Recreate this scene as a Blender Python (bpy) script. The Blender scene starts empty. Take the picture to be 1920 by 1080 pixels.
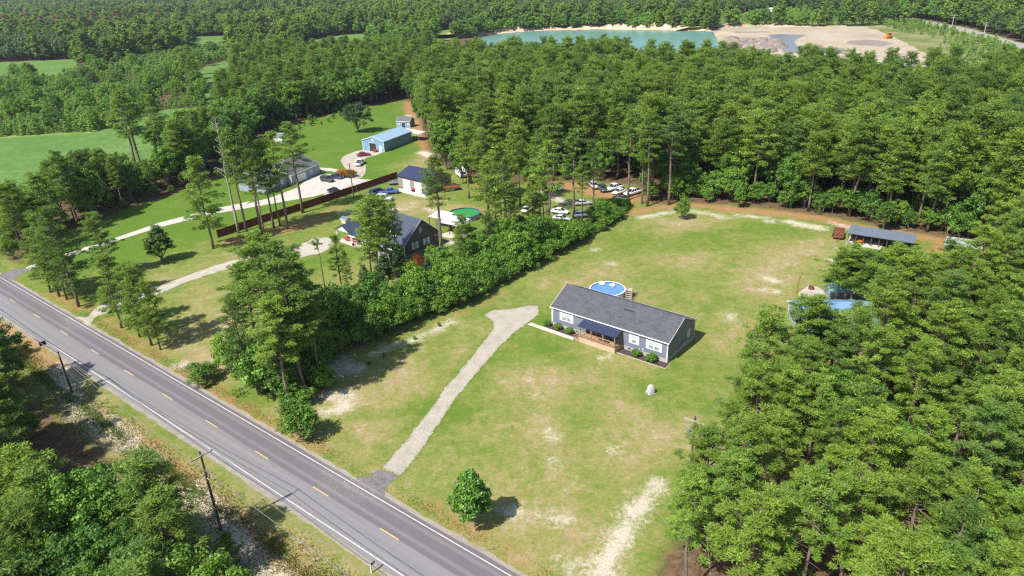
import bpy, math, random
import numpy as np
from mathutils import Matrix, Vector

# ------------------------------------------------------------------ camera, light, exposure
SC = bpy.context.scene
COL = SC.collection
CAM_H = 57.4255
F_PX, PITCH, ROLL = 1315.1, 0.429543, -0.040478
_f = np.array([0, math.cos(PITCH), -math.sin(PITCH)])
_r = np.array([1.0, 0, 0])
_u = np.cross(_r, _f)
_c, _s = math.cos(ROLL), math.sin(ROLL)
CR, CU = _c * _r + _s * _u, -_s * _r + _c * _u
cam_d = bpy.data.cameras.new("camera")
cam_d.sensor_width = 36
cam_d.lens = F_PX / 1920 * 36
cam_d.clip_start = 0.5
cam_d.clip_end = 20000
cam = bpy.data.objects.new("camera", cam_d)
COL.objects.link(cam)
m = Matrix.Identity(4)
for i in range(3):
    m[i][0], m[i][1], m[i][2] = CR[i], CU[i], -_f[i]
m[2][3] = CAM_H
cam.matrix_world = m
SC.camera = cam

SUN_AZ, SUN_EL = math.radians(222), math.radians(52)   # direction towards the sun
W = bpy.data.worlds.new("World")
SC.world = W
W.use_nodes = True
nt = W.node_tree
nt.nodes.clear()
sky = nt.nodes.new("ShaderNodeTexSky")
sky.sky_type = 'NISHITA'
sky.sun_disc = False
sky.sun_elevation = SUN_EL
sky.sun_rotation = math.radians(90) - SUN_AZ
sky.air_density = 1.0
sky.dust_density = 1.0
bg = nt.nodes.new("ShaderNodeBackground")
bg.inputs[1].default_value = 0.095
out = nt.nodes.new("ShaderNodeOutputWorld")
nt.links.new(sky.outputs[0], bg.inputs[0])
nt.links.new(bg.outputs[0], out.inputs[0])
sd = bpy.data.lights.new("sun", 'SUN')
sd.energy = 4.3
sd.angle = math.radians(0.5)
sd.color = (1.0, 0.955, 0.88)
sun = bpy.data.objects.new("sun", sd)
COL.objects.link(sun)
sv = Vector((math.cos(SUN_EL) * math.cos(SUN_AZ), math.cos(SUN_EL) * math.sin(SUN_AZ), math.sin(SUN_EL)))
sun.rotation_euler = sv.to_track_quat('Z', 'Y').to_euler()
sun.location = (0, 0, 200)
SC.view_settings.view_transform = 'Standard'
SC.view_settings.look = 'None'
SC.view_settings.exposure = 0.84
SC.view_settings.gamma = 1
SC.cycles.max_bounces = 6
SC.cycles.diffuse_bounces = 3
SC.cycles.glossy_bounces = 2
SC.cycles.transmission_bounces = 4
SC.cycles.volume_bounces = 0
SC.cycles.use_denoising = False
SC.cycles.sample_clamp_indirect = 4
SC.cycles.filter_width = 1.3

# ------------------------------------------------------------------ maths helpers
def at(px, py, z=0.0):
    """ground point (or point on the plane z) that the survey pixel px,py looks at"""
    d = _f * F_PX + CR * (px - 960) - CU * (py - 540)
    t = (z - CAM_H) / d[2]
    return np.array([d[0] * t, d[1] * t, z])

def pix(X):
    v = np.asarray(X, float) - np.array([0, 0, CAM_H])
    w = v @ _f
    return 960 + F_PX * (v @ CR) / w, 540 - F_PX * (v @ CU) / w, w

def height(b, t):
    """height of an upright thing from its base and its top"""
    B = at(*b)
    lo, hi = 0.3, 40.0
    for _ in range(30):
        mi = (lo + hi) / 2
        if pix(B + [0, 0, mi])[1] > t[1]:
            lo = mi
        else:
            hi = mi
    return lo

def gp(pts):
    return np.array([at(*p)[:2] for p in pts])

def in_poly(P, poly):
    x, y = P[:, 0], P[:, 1]
    r = np.zeros(len(P), bool)
    n = len(poly)
    for i in range(n):
        x1, y1 = poly[i]
        x2, y2 = poly[(i + 1) % n]
        c = ((y1 > y) != (y2 > y))
        with np.errstate(divide='ignore', invalid='ignore'):
            xi = (x2 - x1) * (y - y1) / (y2 - y1) + x1
        r ^= c & (x < xi)
    return r

def line_dist(P, line):
    d = np.full(len(P), 1e9)
    for a, b in zip(line[:-1], line[1:]):
        ab = b - a
        L = max(ab @ ab, 1e-9)
        t = np.clip(((P - a) @ ab) / L, 0, 1)
        d = np.minimum(d, np.hypot(P[:, 0] - a[0] - t * ab[0], P[:, 1] - a[1] - t * ab[1]))
    return d

def poly_sdf(P, poly):
    d = line_dist(P, np.vstack([poly, poly[:1]]))
    return np.where(in_poly(P, poly), -d, d)

# ------------------------------------------------------------------ objects
def tag(o, label=None, cat=None, group=None, kind=None):
    if label: o['label'] = label
    if cat: o['category'] = cat
    if group: o['group'] = group
    if kind: o['kind'] = kind
    return o

def thing(name, label, cat, loc=(0, 0, 0), rz=0.0, group=None):
    o = bpy.data.objects.new(name, None)
    o.empty_display_size = 0.3
    COL.objects.link(o)
    o.location = loc
    o.rotation_euler = (0, 0, rz)
    return tag(o, label, cat, group)

def raw_mesh(name, V, Fl, mats, smooth=False, mi=None):
    me = bpy.data.meshes.new(name)
    me.from_pydata([tuple(v) for v in V], [], Fl)
    for mt in (mats if isinstance(mats, (list, tuple)) else [mats]):
        me.materials.append(mt)
    if mi is not None:
        me.polygons.foreach_set('material_index', mi)
    if smooth:
        me.polygons.foreach_set('use_smooth', [True] * len(me.polygons))
    me.update()
    return me

def link(name, me, parent=None, loc=None):
    o = bpy.data.objects.new(name, me)
    COL.objects.link(o)
    if parent is not None: o.parent = parent
    if loc is not None: o.location = loc
    return o

class MB:
    def __init__(s):
        s.v, s.f = [], []
    def add(s, V, Fc):
        k = len(s.v)
        s.v += [tuple(map(float, v)) for v in V]
        s.f += [tuple(i + k for i in f) for f in Fc]
        return s
    def box(s, x0, x1, y0, y1, z0, z1):
        V = [(x, y, z) for z in (z0, z1) for y in (y0, y1) for x in (x0, x1)]
        return s.add(V, [(0, 2, 3, 1), (4, 5, 7, 6), (0, 1, 5, 4), (2, 6, 7, 3), (0, 4, 6, 2), (1, 3, 7, 5)])
    def hexa(s, b, t):
        """bottom quad b and top quad t, both counter-clockwise seen from above"""
        return s.add(list(b) + list(t), [(3, 2, 1, 0), (4, 5, 6, 7), (0, 1, 5, 4), (1, 2, 6, 5), (2, 3, 7, 6), (3, 0, 4, 7)])
    def prism(s, prof, y0, y1, axis='y'):
        """profile in (x,z) extruded along y (or (y,z) along x)"""
        n = len(prof)
        if axis == 'y':
            V = [(a, y0, b) for a, b in prof] + [(a, y1, b) for a, b in prof]
        else:
            V = [(y0, a, b) for a, b in prof] + [(y1, a, b) for a, b in prof]
        return s.add(V, [tuple(range(n)), tuple(range(2 * n - 1, n - 1, -1))] + [(i, i + n, (i + 1) % n + n, (i + 1) % n) for i in range(n)])
    def tube(s, pts, r, n=6, cap=True):
        pts = [Vector(p) for p in pts]
        rs = r if isinstance(r, (list, tuple, np.ndarray)) else [r] * len(pts)
        rings = []
        k = len(s.v)
        for i, p in enumerate(pts):
            d = (pts[min(i + 1, len(pts) - 1)] - pts[max(i - 1, 0)])
            d = d.normalized() if d.length > 1e-9 else Vector((0, 0, 1))
            a = d.orthogonal().normalized() if abs(d.z) < .9 else (Vector((1, 0, 0)) - d * d.x).normalized()
            b = d.cross(a)
            for j in range(n):
                q = 2 * math.pi * j / n
                w = p + (a * math.cos(q) + b * math.sin(q)) * rs[i]
                s.v.append((w.x, w.y, w.z))
        for i in range(len(pts) - 1):
            for j in range(n):
                a0 = k + i * n + j
                a1 = k + i * n + (j + 1) % n
                s.f.append((a0, a1, a1 + n, a0 + n))
        if cap:
            s.f.append(tuple(k + j for j in reversed(range(n))))
            s.f.append(tuple(k + (len(pts) - 1) * n + j for j in range(n)))
        return s
    def cyl(s, c, r, z0, z1, n=16, r2=None):
        r2 = r if r2 is None else r2
        return s.tube([(c[0], c[1], z0), (c[0], c[1], z1)], [r, r2], n)
    def ring(s, c, ri, ro, z0, z1, n=32):
        V, Fc = [], []
        for j in range(n):
            q = 2 * math.pi * j / n
            for rr, z in ((ri, z0), (ro, z0), (ro, z1), (ri, z1)):
                V.append((c[0] + rr * math.cos(q), c[1] + rr * math.sin(q), z))
        for j in range(n):
            a, b = 4 * j, 4 * ((j + 1) % n)
            for q in range(4):
                q2 = (q + 1) % 4
                Fc.append((a + q, b + q, b + q2, a + q2))
        return s.add(V, Fc)
    def blob(s, c, rx, ry, rz, n=10, m=6, wob=0.0, rng=None, half=False):
        k = len(s.v)
        for i in range(m + 1):
            ph = (math.pi / 2 if half else math.pi) * i / m
            for j in range(n):
                q = 2 * math.pi * j / n
                w = 1 + (rng.uniform(-wob, wob) if rng else 0)
                s.v.append((c[0] + rx * w * math.sin(ph) * math.cos(q), c[1] + ry * w * math.sin(ph) * math.sin(q), c[2] + rz * w * math.cos(ph)))
        for i in range(m):
            for j in range(n):
                a, b = k + i * n + j, k + i * n + (j + 1) % n
                s.f.append((a, a + n, b + n, b))
        return s
    def build(s, name, mt, parent=None, smooth=False, bevel=0.0, label=None):
        me = raw_mesh(name, s.v, s.f, mt, smooth)
        o = link(name, me, parent)
        if bevel:
            b = o.modifiers.new('bevel', 'BEVEL')
            b.width = bevel
            b.segments = 2
            b.limit_method = 'ANGLE'
        if label: o['label'] = label
        return o

# ------------------------------------------------------------------ materials
class NT:
    def __init__(s, name):
        s.m = bpy.data.materials.new(name)
        s.m.use_nodes = True
        s.t = s.m.node_tree
        s.t.nodes.clear()
    def n(s, typ, **kw):
        nd = s.t.nodes.new(typ)
        for k, v in kw.items():
            setattr(nd, k, v)
        return nd
    def l(s, a, b):
        s.t.links.new(a, b)
    def val(s, sock, v):
        if hasattr(v, 'is_output') or isinstance(v, bpy.types.NodeSocket):
            s.l(v, sock)
        else:
            sock.default_value = v if not (isinstance(v, tuple) and len(v) == 3 and len(sock.default_value) == 4) else (*v, 1)
    def math(s, op, a, b=0.0, c=None, clamp=False):
        nd = s.n('ShaderNodeMath', operation=op)
        nd.use_clamp = clamp
        s.val(nd.inputs[0], a); s.val(nd.inputs[1], b)
        if c is not None: s.val(nd.inputs[2], c)
        return nd.outputs[0]
    def mix(s, f, a, b, mode='MIX'):
        nd = s.n('ShaderNodeMix', data_type='RGBA', blend_type=mode)
        s.val(nd.inputs[0], f); s.val(nd.inputs[6], a); s.val(nd.inputs[7], b)
        return nd.outputs[2]
    def coord(s, which='Object'):
        return s.n('ShaderNodeTexCoord').outputs[which]
    def pos(s):
        return s.n('ShaderNodeNewGeometry').outputs['Position']
    def noise(s, co, scale, detail=4, rough=0.6, dist=0.0):
        nd = s.n('ShaderNodeTexNoise')
        s.l(co, nd.inputs['Vector'])
        nd.inputs['Scale'].default_value = scale
        nd.inputs['Detail'].default_value = detail
        nd.inputs['Roughness'].default_value = rough
        nd.inputs['Distortion'].default_value = dist
        return nd.outputs['Fac']
    def ramp(s, f, lo, hi, a=0.0, b=1.0, smooth=True):
        nd = s.n('ShaderNodeMapRange', interpolation_type='SMOOTHSTEP' if smooth else 'LINEAR')
        s.val(nd.inputs[0], f)
        for i, v in zip((1, 2, 3, 4), (lo, hi, a, b)): s.val(nd.inputs[i], v)
        return nd.outputs[0]
    def attr(s, name):
        return s.n('ShaderNodeAttribute', attribute_name=name).outputs['Fac']
    def scale(s, co, v):
        nd = s.n('ShaderNodeMapping')
        s.l(co, nd.inputs[0])
        nd.inputs['Scale'].default_value = v
        return nd.outputs[0]
    def out(s, col, rough=0.8, spec=0.3, bump=None, bstr=0.3, bdist=0.05, metal=0.0, **kw):
        b = s.n('ShaderNodeBsdfPrincipled')
        s.val(b.inputs['Base Color'], col)
        s.val(b.inputs['Roughness'], rough)
        b.inputs['Specular IOR Level'].default_value = spec
        b.inputs['Metallic'].default_value = metal
        for k, v in kw.items(): b.inputs[k.replace('_', ' ')].default_value = v
        if bump is not None:
            bp = s.n('ShaderNodeBump')
            bp.inputs['Strength'].default_value = bstr
            bp.inputs['Distance'].default_value = bdist
            s.l(bump, bp.inputs['Height'])
            s.l(bp.outputs[0], b.inputs['Normal'])
        o = s.n('ShaderNodeOutputMaterial')
        s.l(b.outputs[0], o.inputs[0])
        return s.m

def mat(name, c, c2=None, scale=1.5, rough=0.75, spec=0.3, metal=0.0, bump=0.0, bscale=None, stripes=None):
    """painted / weathered surface: base colour varied by noise, optional boards or seams"""
    T = NT(name)
    co = T.coord()
    c2 = c2 or tuple(x * 0.8 for x in c)
    col = T.mix(T.ramp(T.noise(co, scale, 5), 0.3, 0.7), c, c2)
    b = None
    if stripes:
        ax, per, dark = stripes
        sx = T.n('ShaderNodeSeparateXYZ')
        T.l(co, sx.inputs[0])
        fr = T.math('FRACT', T.math('DIVIDE', sx.outputs[ax], per))
        gap = T.ramp(fr, 0.0, 0.14, 1, 0)
        col = T.mix(T.math('MULTIPLY', gap, 1 - dark), col, tuple(x * .35 for x in c))
        idn = T.math('FLOOR', T.math('DIVIDE', sx.outputs[ax], per))
        wn = T.n('ShaderNodeTexWhiteNoise', noise_dimensions='1D')
        T.l(idn, wn.inputs['W'])
        col = T.mix(T.ramp(wn.outputs[0], 0, 1, 0, .35), col, tuple(x * .7 for x in c))
        b = fr
    elif bump:
        b = T.noise(co, bscale or scale * 8, 6)
    return T.out(col, rough, spec, b, bump or 0.3, 0.03, metal)
# ------------------------------------------------------------------ foliage materials
def foliage(name, dark, light, tip, trans=0.24, hue=1.0, spec=0.25):
    T = NT(name)
    oi = T.n('ShaderNodeObjectInfo').outputs['Random']
    v = T.attr('leaf')
    f = T.math('ADD', T.math('MULTIPLY', oi, 0.5), T.math('MULTIPLY', v, 0.5))
    col = T.mix(f, dark, light)
    col = T.mix(T.ramp(v, 0.62, 1.0, 0, .8), col, tip)
    o2 = T.math('FRACT', T.math('MULTIPLY', oi, 7.31))
    col = T.mix(T.math('MULTIPLY', o2, .38 * hue), col, (light[0] * 1.35, light[1] * 1.02, light[2] * .6))
    o3 = T.math('FRACT', T.math('MULTIPLY', oi, 17.7))
    col = T.mix(T.ramp(o3, .5, 1, 0, .6 * hue), col, (dark[0] * .8, dark[1] * .85, dark[2] * 1.4))
    b = T.n('ShaderNodeBsdfPrincipled')
    T.l(col, b.inputs['Base Color'])
    b.inputs['Roughness'].default_value = 0.5
    b.inputs['Specular IOR Level'].default_value = spec
    tr = T.n('ShaderNodeBsdfTranslucent')
    T.l(T.mix(.5, col, (light[0] * 1.6, light[1] * 1.5, light[2] * .8)), tr.inputs[0])
    mx = T.n('ShaderNodeMixShader')
    mx.inputs[0].default_value = trans
    T.l(b.outputs[0], mx.inputs[1])
    T.l(tr.outputs[0], mx.inputs[2])
    o = T.n('ShaderNodeOutputMaterial')
    T.l(mx.outputs[0], o.inputs[0])
    return T.m

M_PINE = foliage('pine_needles', (0.064, 0.135, 0.022), (0.185, 0.31, 0.040), (0.37, 0.48, 0.085))
M_BROAD = foliage('broad_leaves', (0.055, 0.135, 0.020), (0.15, 0.31, 0.036), (0.32, 0.50, 0.075))
M_DARKB = foliage('dark_leaves', (0.045, 0.095, 0.026), (0.09, 0.17, 0.045), (0.17, 0.26, 0.065))
M_YOUNG = foliage('young_pine_needles', (0.15, 0.28, 0.05), (0.24, 0.42, 0.08), (0.40, 0.54, 0.13))
M_MAG = foliage('glossy_leaves', (0.045, 0.125, 0.016), (0.095, 0.24, 0.022), (0.24, 0.42, 0.045), .2, .2, .5)
M_CLIP = foliage('clipped_leaves', (0.08, 0.18, 0.022), (0.13, 0.27, 0.025), (0.18, 0.34, 0.035), .2, .3)
M_BROWN = foliage('dead_needles', (0.16, 0.09, 0.06), (0.27, 0.17, 0.12), (0.42, 0.17, 0.09), .25, .3)
M_FARDARK = foliage('far_dark_leaves', (0.055, 0.11, 0.034), (0.11, 0.19, 0.055), (0.18, 0.28, 0.08))
M_FARLIGHT = foliage('far_light_leaves', (0.09, 0.19, 0.03), (0.18, 0.34, 0.05), (0.32, 0.48, 0.09))
M_ORANGEB = foliage('orange_foliage', (0.22, 0.12, 0.03), (0.38, 0.2, 0.05), (0.5, 0.26, 0.05), .25, .2)

def bark(name, a, b):
    T = NT(name)
    co = T.scale(T.coord(), (3, 3, .6))
    n1 = T.noise(co, 2.5, 6)
    return T.out(T.mix(T.ramp(n1, .3, .7), a, b), .9, .15, n1, .8, .1)
M_BARK = bark('pine_bark', (.13, .09, .065), (.26, .2, .155))
M_BARKG = bark('grey_bark', (.12, .105, .085), (.25, .22, .18))
M_DEAD = bark('dead_wood', (.25, .21, .18), (.42, .37, .32))

# ------------------------------------------------------------------ leaf clouds
def leaf_cloud(rng, cen, rad, flat, n_per, L, Wd, mode):
    """cen (N,3) clump centres, rad (N,) radii; diamonds spread through every clump's volume"""
    N = len(cen)
    T = N * n_per
    ci = np.repeat(np.arange(N), n_per)
    d = rng.normal(size=(T, 3))
    d /= np.linalg.norm(d, axis=1)[:, None]
    if mode == 'needle':
        d[:, 2] = np.where(rng.random(T) < .72, np.abs(d[:, 2]), d[:, 2])
    rr = rng.random(T) ** .45
    off = d * (rad[ci] * rr)[:, None]
    off[:, 2] *= flat
    c = cen[ci] + off
    if mode == 'needle':
        ax = d * 1.0 + rng.normal(size=(T, 3)) * .5
        ax[:, 2] *= .6
    else:
        ax = np.cross(d, rng.normal(size=(T, 3))) + rng.normal(size=(T, 3)) * .35
    ax /= np.linalg.norm(ax, axis=1)[:, None]
    if mode == 'needle':
        nrm = d * .7 + rng.normal(size=(T, 3)) * .5 + np.array([-.15, -.3, .55])
    else:
        nrm = d + rng.normal(size=(T, 3)) * .5 + np.array([-.1, -.1, .6])
    side = np.cross(ax, nrm)
    side /= np.maximum(np.linalg.norm(side, axis=1), 1e-6)[:, None]
    ll = L * rng.uniform(.6, 1.3, T)[:, None] * .5
    ww = Wd * rng.uniform(.6, 1.3, T)[:, None] * .5
    V = np.stack([c - ax * ll, c + side * ww, c + ax * ll, c - side * ww], 1).reshape(-1, 3)
    cv = rng.random(N)
    lv = np.clip(cv[ci] * .55 + rng.random(T) * .45, 0, 1)
    return V, np.repeat(lv, 4)

def quads_mesh(name, V, lv, material, TV=None, TF=None, tmat=None):
    nq = len(V) // 4
    me = bpy.data.meshes.new(name)
    tv = np.array(TV, float).reshape(-1, 3) if TV is not None and len(TV) else np.zeros((0, 3))
    nv = len(V) + len(tv)
    me.vertices.add(nv)
    me.vertices.foreach_set('co', np.vstack([V, tv]).astype(np.float32).ravel())
    loops = list(range(len(V)))
    starts = np.arange(nq) * 4
    tot = np.full(nq, 4)
    if TF:
        ex, st, tt = [], [], []
        k = len(V)
        for f in TF:
            st.append(len(V) + len(ex)); tt.append(len(f))
            ex += [i + k for i in f]
        loops = np.concatenate([np.arange(len(V)), np.array(ex)])
        starts = np.concatenate([starts, st]); tot = np.concatenate([tot, tt])
    me.loops.add(len(loops))
    me.loops.foreach_set('vertex_index', np.asarray(loops, np.int32))
    me.polygons.add(len(starts))
    me.polygons.foreach_set('loop_start', np.asarray(starts, np.int32))
    me.polygons.foreach_set('loop_total', np.asarray(tot, np.int32))
    me.materials.append(material)
    if TF:
        me.materials.append(tmat)
        mi = np.zeros(len(starts), np.int32); mi[nq:] = 1
        me.polygons.foreach_set('material_index', mi)
    a = me.attributes.new('leaf', 'FLOAT', 'POINT')
    a.data.foreach_set('value', np.concatenate([lv, np.zeros(len(tv))]).astype(np.float32))
    me.update(calc_edges=True)
    return me

TREES = {}     # kind -> list of dict(h, trunk mesh, crown mesh, joined mesh)

def store(kind, nm, h, tb, V, lv, mleaf, mbark, joined_only=False):
    d = {'h': h}
    if not joined_only:
        d['trunk'] = raw_mesh(nm + '_trunk', tb.v, tb.f, mbark, True)
        d['crown'] = quads_mesh(nm + '_crown', V, lv, mleaf) if V is not None else None
    d['joined'] = quads_mesh(nm + '_far', V, lv, mleaf, tb.v, tb.f, mbark) if V is not None else raw_mesh(nm + '_far', tb.v, tb.f, mbark)
    TREES.setdefault(kind, []).append(d)

def pine(kind, seed, h, c0, R, nl, n_per, L, Wd, cr=(.55, .95), taper=.55, mleaf=None, tn=7, bare=.0, joined_only=False, top=.55, flatc=.62, mode='needle', topw=0.0):
    rng = np.random.default_rng(seed)
    mleaf = mleaf or M_PINE
    tb = MB()
    zs = np.linspace(0, h * .97, 8)
    wx = np.cumsum(rng.normal(0, h * .006, 8)); wy = np.cumsum(rng.normal(0, h * .006, 8))
    wx -= wx[0]; wy -= wy[0]
    r0 = h * .0105 + .04
    tb.tube([(wx[i], wy[i], zs[i] if i else -.3) for i in range(8)], [r0 * (1 - .82 * (z / h) ** 1.2) * (1.25 if z == 0 else 1) for z in zs], tn)
    C, Rd = [], []
    for i in range(nl):
        t = (i + rng.random()) / nl
        z = h * (c0 + (.965 - c0) * t)
        ox, oy = np.interp(z, zs, wx), np.interp(z, zs, wy)
        prof = ((1 - t) * (1 - topw) + topw) ** taper * (.62 + .38 * min(1, t * 3.5))
        ln = R * prof * rng.uniform(.55, 1.2) + .35
        az = i * 2.399 + rng.uniform(-.6, .6)
        el = math.radians(-8 + 62 * t ** 1.3 + rng.uniform(-10, 12))
        dx, dy, dz = math.cos(az) * math.cos(el), math.sin(az) * math.cos(el), math.sin(el)
        e = (ox + dx * ln, oy + dy * ln, z + dz * ln + .08 * ln)
        if ln > 1.0:
            tb.tube([(ox, oy, z), (ox + dx * ln * .5, oy + dy * ln * .5, z + dz * ln * .5 - .03 * ln), e], [.035 + .012 * ln, .03 + .006 * ln, .015], 4, False)
        k = max(1, int(round(ln / .8 + rng.uniform(-.3, .9))))
        for j in range(k):
            s = 1 - j * .68 / max(k, 1) - rng.uniform(0, .1)
            lat = rng.normal(0, .17 * ln * (1.15 - .5 * s), 3)
            C.append((ox + dx * ln * s + lat[0], oy + dy * ln * s + lat[1], z + dz * ln * s + .05 * ln + abs(lat[2]) * .4))
            Rd.append(rng.uniform(*cr))
    for _ in range(5):
        C.append((wx[-1] + rng.normal(0, .3), wy[-1] + rng.normal(0, .3), h * .97 - rng.uniform(0, .9)))
        Rd.append(rng.uniform(*cr) * .8)
    for _ in range(int(bare)):                 # dead stubs on the clear trunk
        z = h * rng.uniform(.25, c0 + .1)
        az = rng.uniform(0, 6.28); ln = rng.uniform(.6, 2.0)
        ox, oy = np.interp(z, zs, wx), np.interp(z, zs, wy)
        tb.tube([(ox, oy, z), (ox + math.cos(az) * ln, oy + math.sin(az) * ln, z + ln * .25)], [.035, .012], 4, False)
    V, lv = leaf_cloud(rng, np.array(C), np.array(Rd), flatc, n_per, L, Wd, mode)
    store(kind, 'pine%d' % seed, h, tb, V, lv, mleaf, M_BARK, joined_only)

def broad(kind, seed, h, R, c0, ncl, n_per, L, Wd, cr=(.6, 1.05), mleaf=None, cone=0.0, mbark=None, stems=1, joined_only=False, lobes=5, mode='leaf'):
    rng = np.random.default_rng(seed)
    mleaf = mleaf or M_BROAD
    tb = MB()
    zc = h * (c0 + (1 - c0) * .5)
    hz = h * (1 - c0) * .5
    lob = rng.normal(size=(lobes, 3)); lob /= np.linalg.norm(lob, axis=1)[:, None]
    lw = rng.uniform(.12, .38, lobes)
    C, Rd = [], []
    while len(C) < ncl:
        d = rng.normal(size=3); d /= np.linalg.norm(d)
        if d[2] < -.55: continue
        bulge = .78 + sum(w * max(0, d @ l_) ** 4 for w, l_ in zip(lw, lob))
        r = rng.random() ** .38 * bulge
        q = d * r
        k = 1 - cone * max(0, (q[2] * .5 + .5)) ** 1.1
        C.append((q[0] * R * k, q[1] * R * k, zc + q[2] * hz * .93))
        Rd.append(rng.uniform(*cr))
    C = np.array(C); Rd = np.array(Rd)
    for s_ in range(stems):
        bx, by = (rng.normal(0, .35, 2) if stems > 1 else (0, 0))
        tb.tube([(bx, by, -.3), (bx * 1.3, by * 1.3, h * c0 * .6 + .2), (bx * 2, by * 2, zc)], [h * .014 + .04, h * .011 + .03, .05], 7)
    for i in rng.choice(len(C), min(14, len(C)), replace=False):
        z0 = h * c0 * .6 + rng.uniform(0, .4) * (zc - h * c0 * .6)
        tb.tube([(0, 0, z0), tuple(C[i] * .55 + np.array([0, 0, z0 * .45])), tuple(C[i])], [.07 + h * .004, .05, .02], 4, False)
    V, lv = leaf_cloud(rng, C, Rd, .8, n_per, L, Wd, mode)
    V[:, 2] = np.maximum(V[:, 2], .03)
    store(kind, 'broad%d' % seed, h, tb, V, lv, mleaf, mbark or M_BARKG, joined_only)

def snag(kind, seed, h, R, n):
    rng = np.random.default_rng(seed)
    tb = MB()
    zs = np.linspace(0, h, 8)
    wx = np.cumsum(rng.normal(0, .12, 8)); wy = np.cumsum(rng.normal(0, .12, 8)); wx -= wx[0]; wy -= wy[0]
    tb.tube([(wx[i], wy[i], zs[i] - (.3 if i == 0 else 0)) for i in range(8)], [(.17 + .004 * h) * (1 - .88 * z / h) for z in zs], 6)
    for i in range(n):
        t = rng.uniform(.45, 1); z = h * t; az = rng.uniform(0, 6.28); ln = R * (1.25 - t) * rng.uniform(.6, 1.3)
        o = np.array([np.interp(z, zs, wx), np.interp(z, zs, wy), z])
        e = o + np.array([math.cos(az) * ln, math.sin(az) * ln, ln * rng.uniform(.1, .8)])
        tb.tube([o, (o + e) / 2 + rng.normal(0, .08, 3), e], [.055, .04, .018], 4, False)
        for _ in range(4):
            a = o + (e - o) * rng.uniform(.4, 1); b = a + rng.normal(0, .45, 3) + [0, 0, .3]
            tb.tube([a, b], [.025, .01], 3, False)
    store(kind, 'snag%d' % seed, h, tb, None, None, None, M_DEAD)

for s_ in range(7): pine('pine', 10 + s_, 22, .40 + .04 * (s_ % 3), 3.9 + .4 * (s_ % 3), 56, 48, .48, .15, bare=6, taper=.42 + .08 * (s_ % 2), cr=(.6, 1.1), topw=.14)
for s_ in range(6): pine('nearpine', 200 + s_, 18, .46 + .045 * (s_ % 3), 3.3 + .3 * (s_ % 3), 36, 88, .42, .085, bare=12, taper=.5, cr=(.42, .8), topw=.08, flatc=.55)
for s_ in range(4): pine('fullpine', 30 + s_, 16, .22, 3.6, 48, 70, .44, .1, taper=.55, cr=(.45, .85), topw=.05)
for s_ in range(3): pine('slimpine', 40 + s_, 13, .32, 1.75, 34, 46, .4, .12, cr=(.4, .65), taper=.6)
for s_ in range(3): pine('tallpine', 50 + s_, 22, .5, 2.9, 34, 46, .48, .14, bare=12, taper=.45)
for s_ in range(3): pine('youngpine', 60 + s_, 6, .08, 1.9, 26, 34, .36, .12, cr=(.35, .6), taper=.8, mleaf=M_YOUNG)
for s_ in range(5): broad('broad', 70 + s_, 12, 4.4, .12, 150, 62, .42, .3)
for s_ in range(4): broad('nearbroad', 210 + s_, 12, 4.2, .12, 190, 100, .27, .17, cr=(.45, .9), lobes=8)
for s_ in range(2): broad('darktree', 80 + s_, 11, 3.6, .1, 130, 70, .36, .22, mleaf=M_DARKB)
for s_ in range(5): broad('shrub', 90 + s_, 5.5, 2.4, .02, 58, 70, .3, .2, cr=(.5, .95), stems=2, lobes=7)
broad('magnolia', 101, 8.6, 3.3, .01, 190, 90, .34, .2, cr=(.4, .65), mleaf=M_MAG, cone=.78, lobes=7)
broad('cedar', 104, 9, 2.2, .02, 120, 80, .3, .15, cr=(.4, .6), mleaf=M_DARKB, cone=.75)
broad('clipped', 107, 1.25, .85, .0, 110, 60, .09, .06, cr=(.14, .2), mleaf=M_CLIP, lobes=1)
broad('orangebush', 108, 3.0, 2.2, .02, 50, 50, .3, .2, cr=(.4, .7), mleaf=M_ORANGEB)
for s_ in range(3): snag('snag', 110 + s_, 18, 2.6, 26)
for s_ in range(2): pine('deadpine', 120 + s_, 20, .3, 3.4, 34, 26, .6, .16, mleaf=M_BROWN)
# lighter meshes for the far woods
for s_ in range(5): pine('pine_far', 130 + s_, 20, .22, 4.9, 34, 34, 1.0, .6, cr=(1.0, 1.7), taper=.35, mode='leaf', topw=.15, joined_only=True, tn=5)
for s_ in range(5): broad('broad_far', 140 + s_, 14, 5.6, .04, 70, 40, 1.0, .7, cr=(1.0, 1.7), joined_only=True)
for s_ in range(3): broad('fardark', 170 + s_, 15, 5.2, .04, 66, 38, 1.0, .65, cr=(1.0, 1.7), joined_only=True, mleaf=M_FARDARK)
for s_ in range(3): broad('farlight', 180 + s_, 13, 5.6, .04, 66, 38, 1.0, .7, cr=(1.0, 1.7), joined_only=True, mleaf=M_FARLIGHT)
pine('whip', 160, 12, .86, 1.0, 9, 40, .35, .1, cr=(.3, .5))
for s_ in range(2): pine('young_far', 150 + s_, 6, .06, 2.1, 18, 22, .6, .32, cr=(.45, .85), mode='leaf', mleaf=M_YOUNG, joined_only=True)

def place(kind, name, x, y, h, label, cat='tree', group=None, rng=random, wide=1.0, var=None):
    vs = TREES[kind]
    d = vs[(var if var is not None else rng.randrange(1000)) % len(vs)]
    s = h / d['h']
    o = thing(name, label, cat, (x, y, 0), rng.uniform(0, 6.283), group)
    sw = s ** .8 * wide
    o.scale = (sw, sw, s)
    link('trunk', d['trunk'], o)
    if d['crown'] is not None:
        link('crown' if cat == 'tree' else 'foliage', d['crown'], o)
    return o
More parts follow.
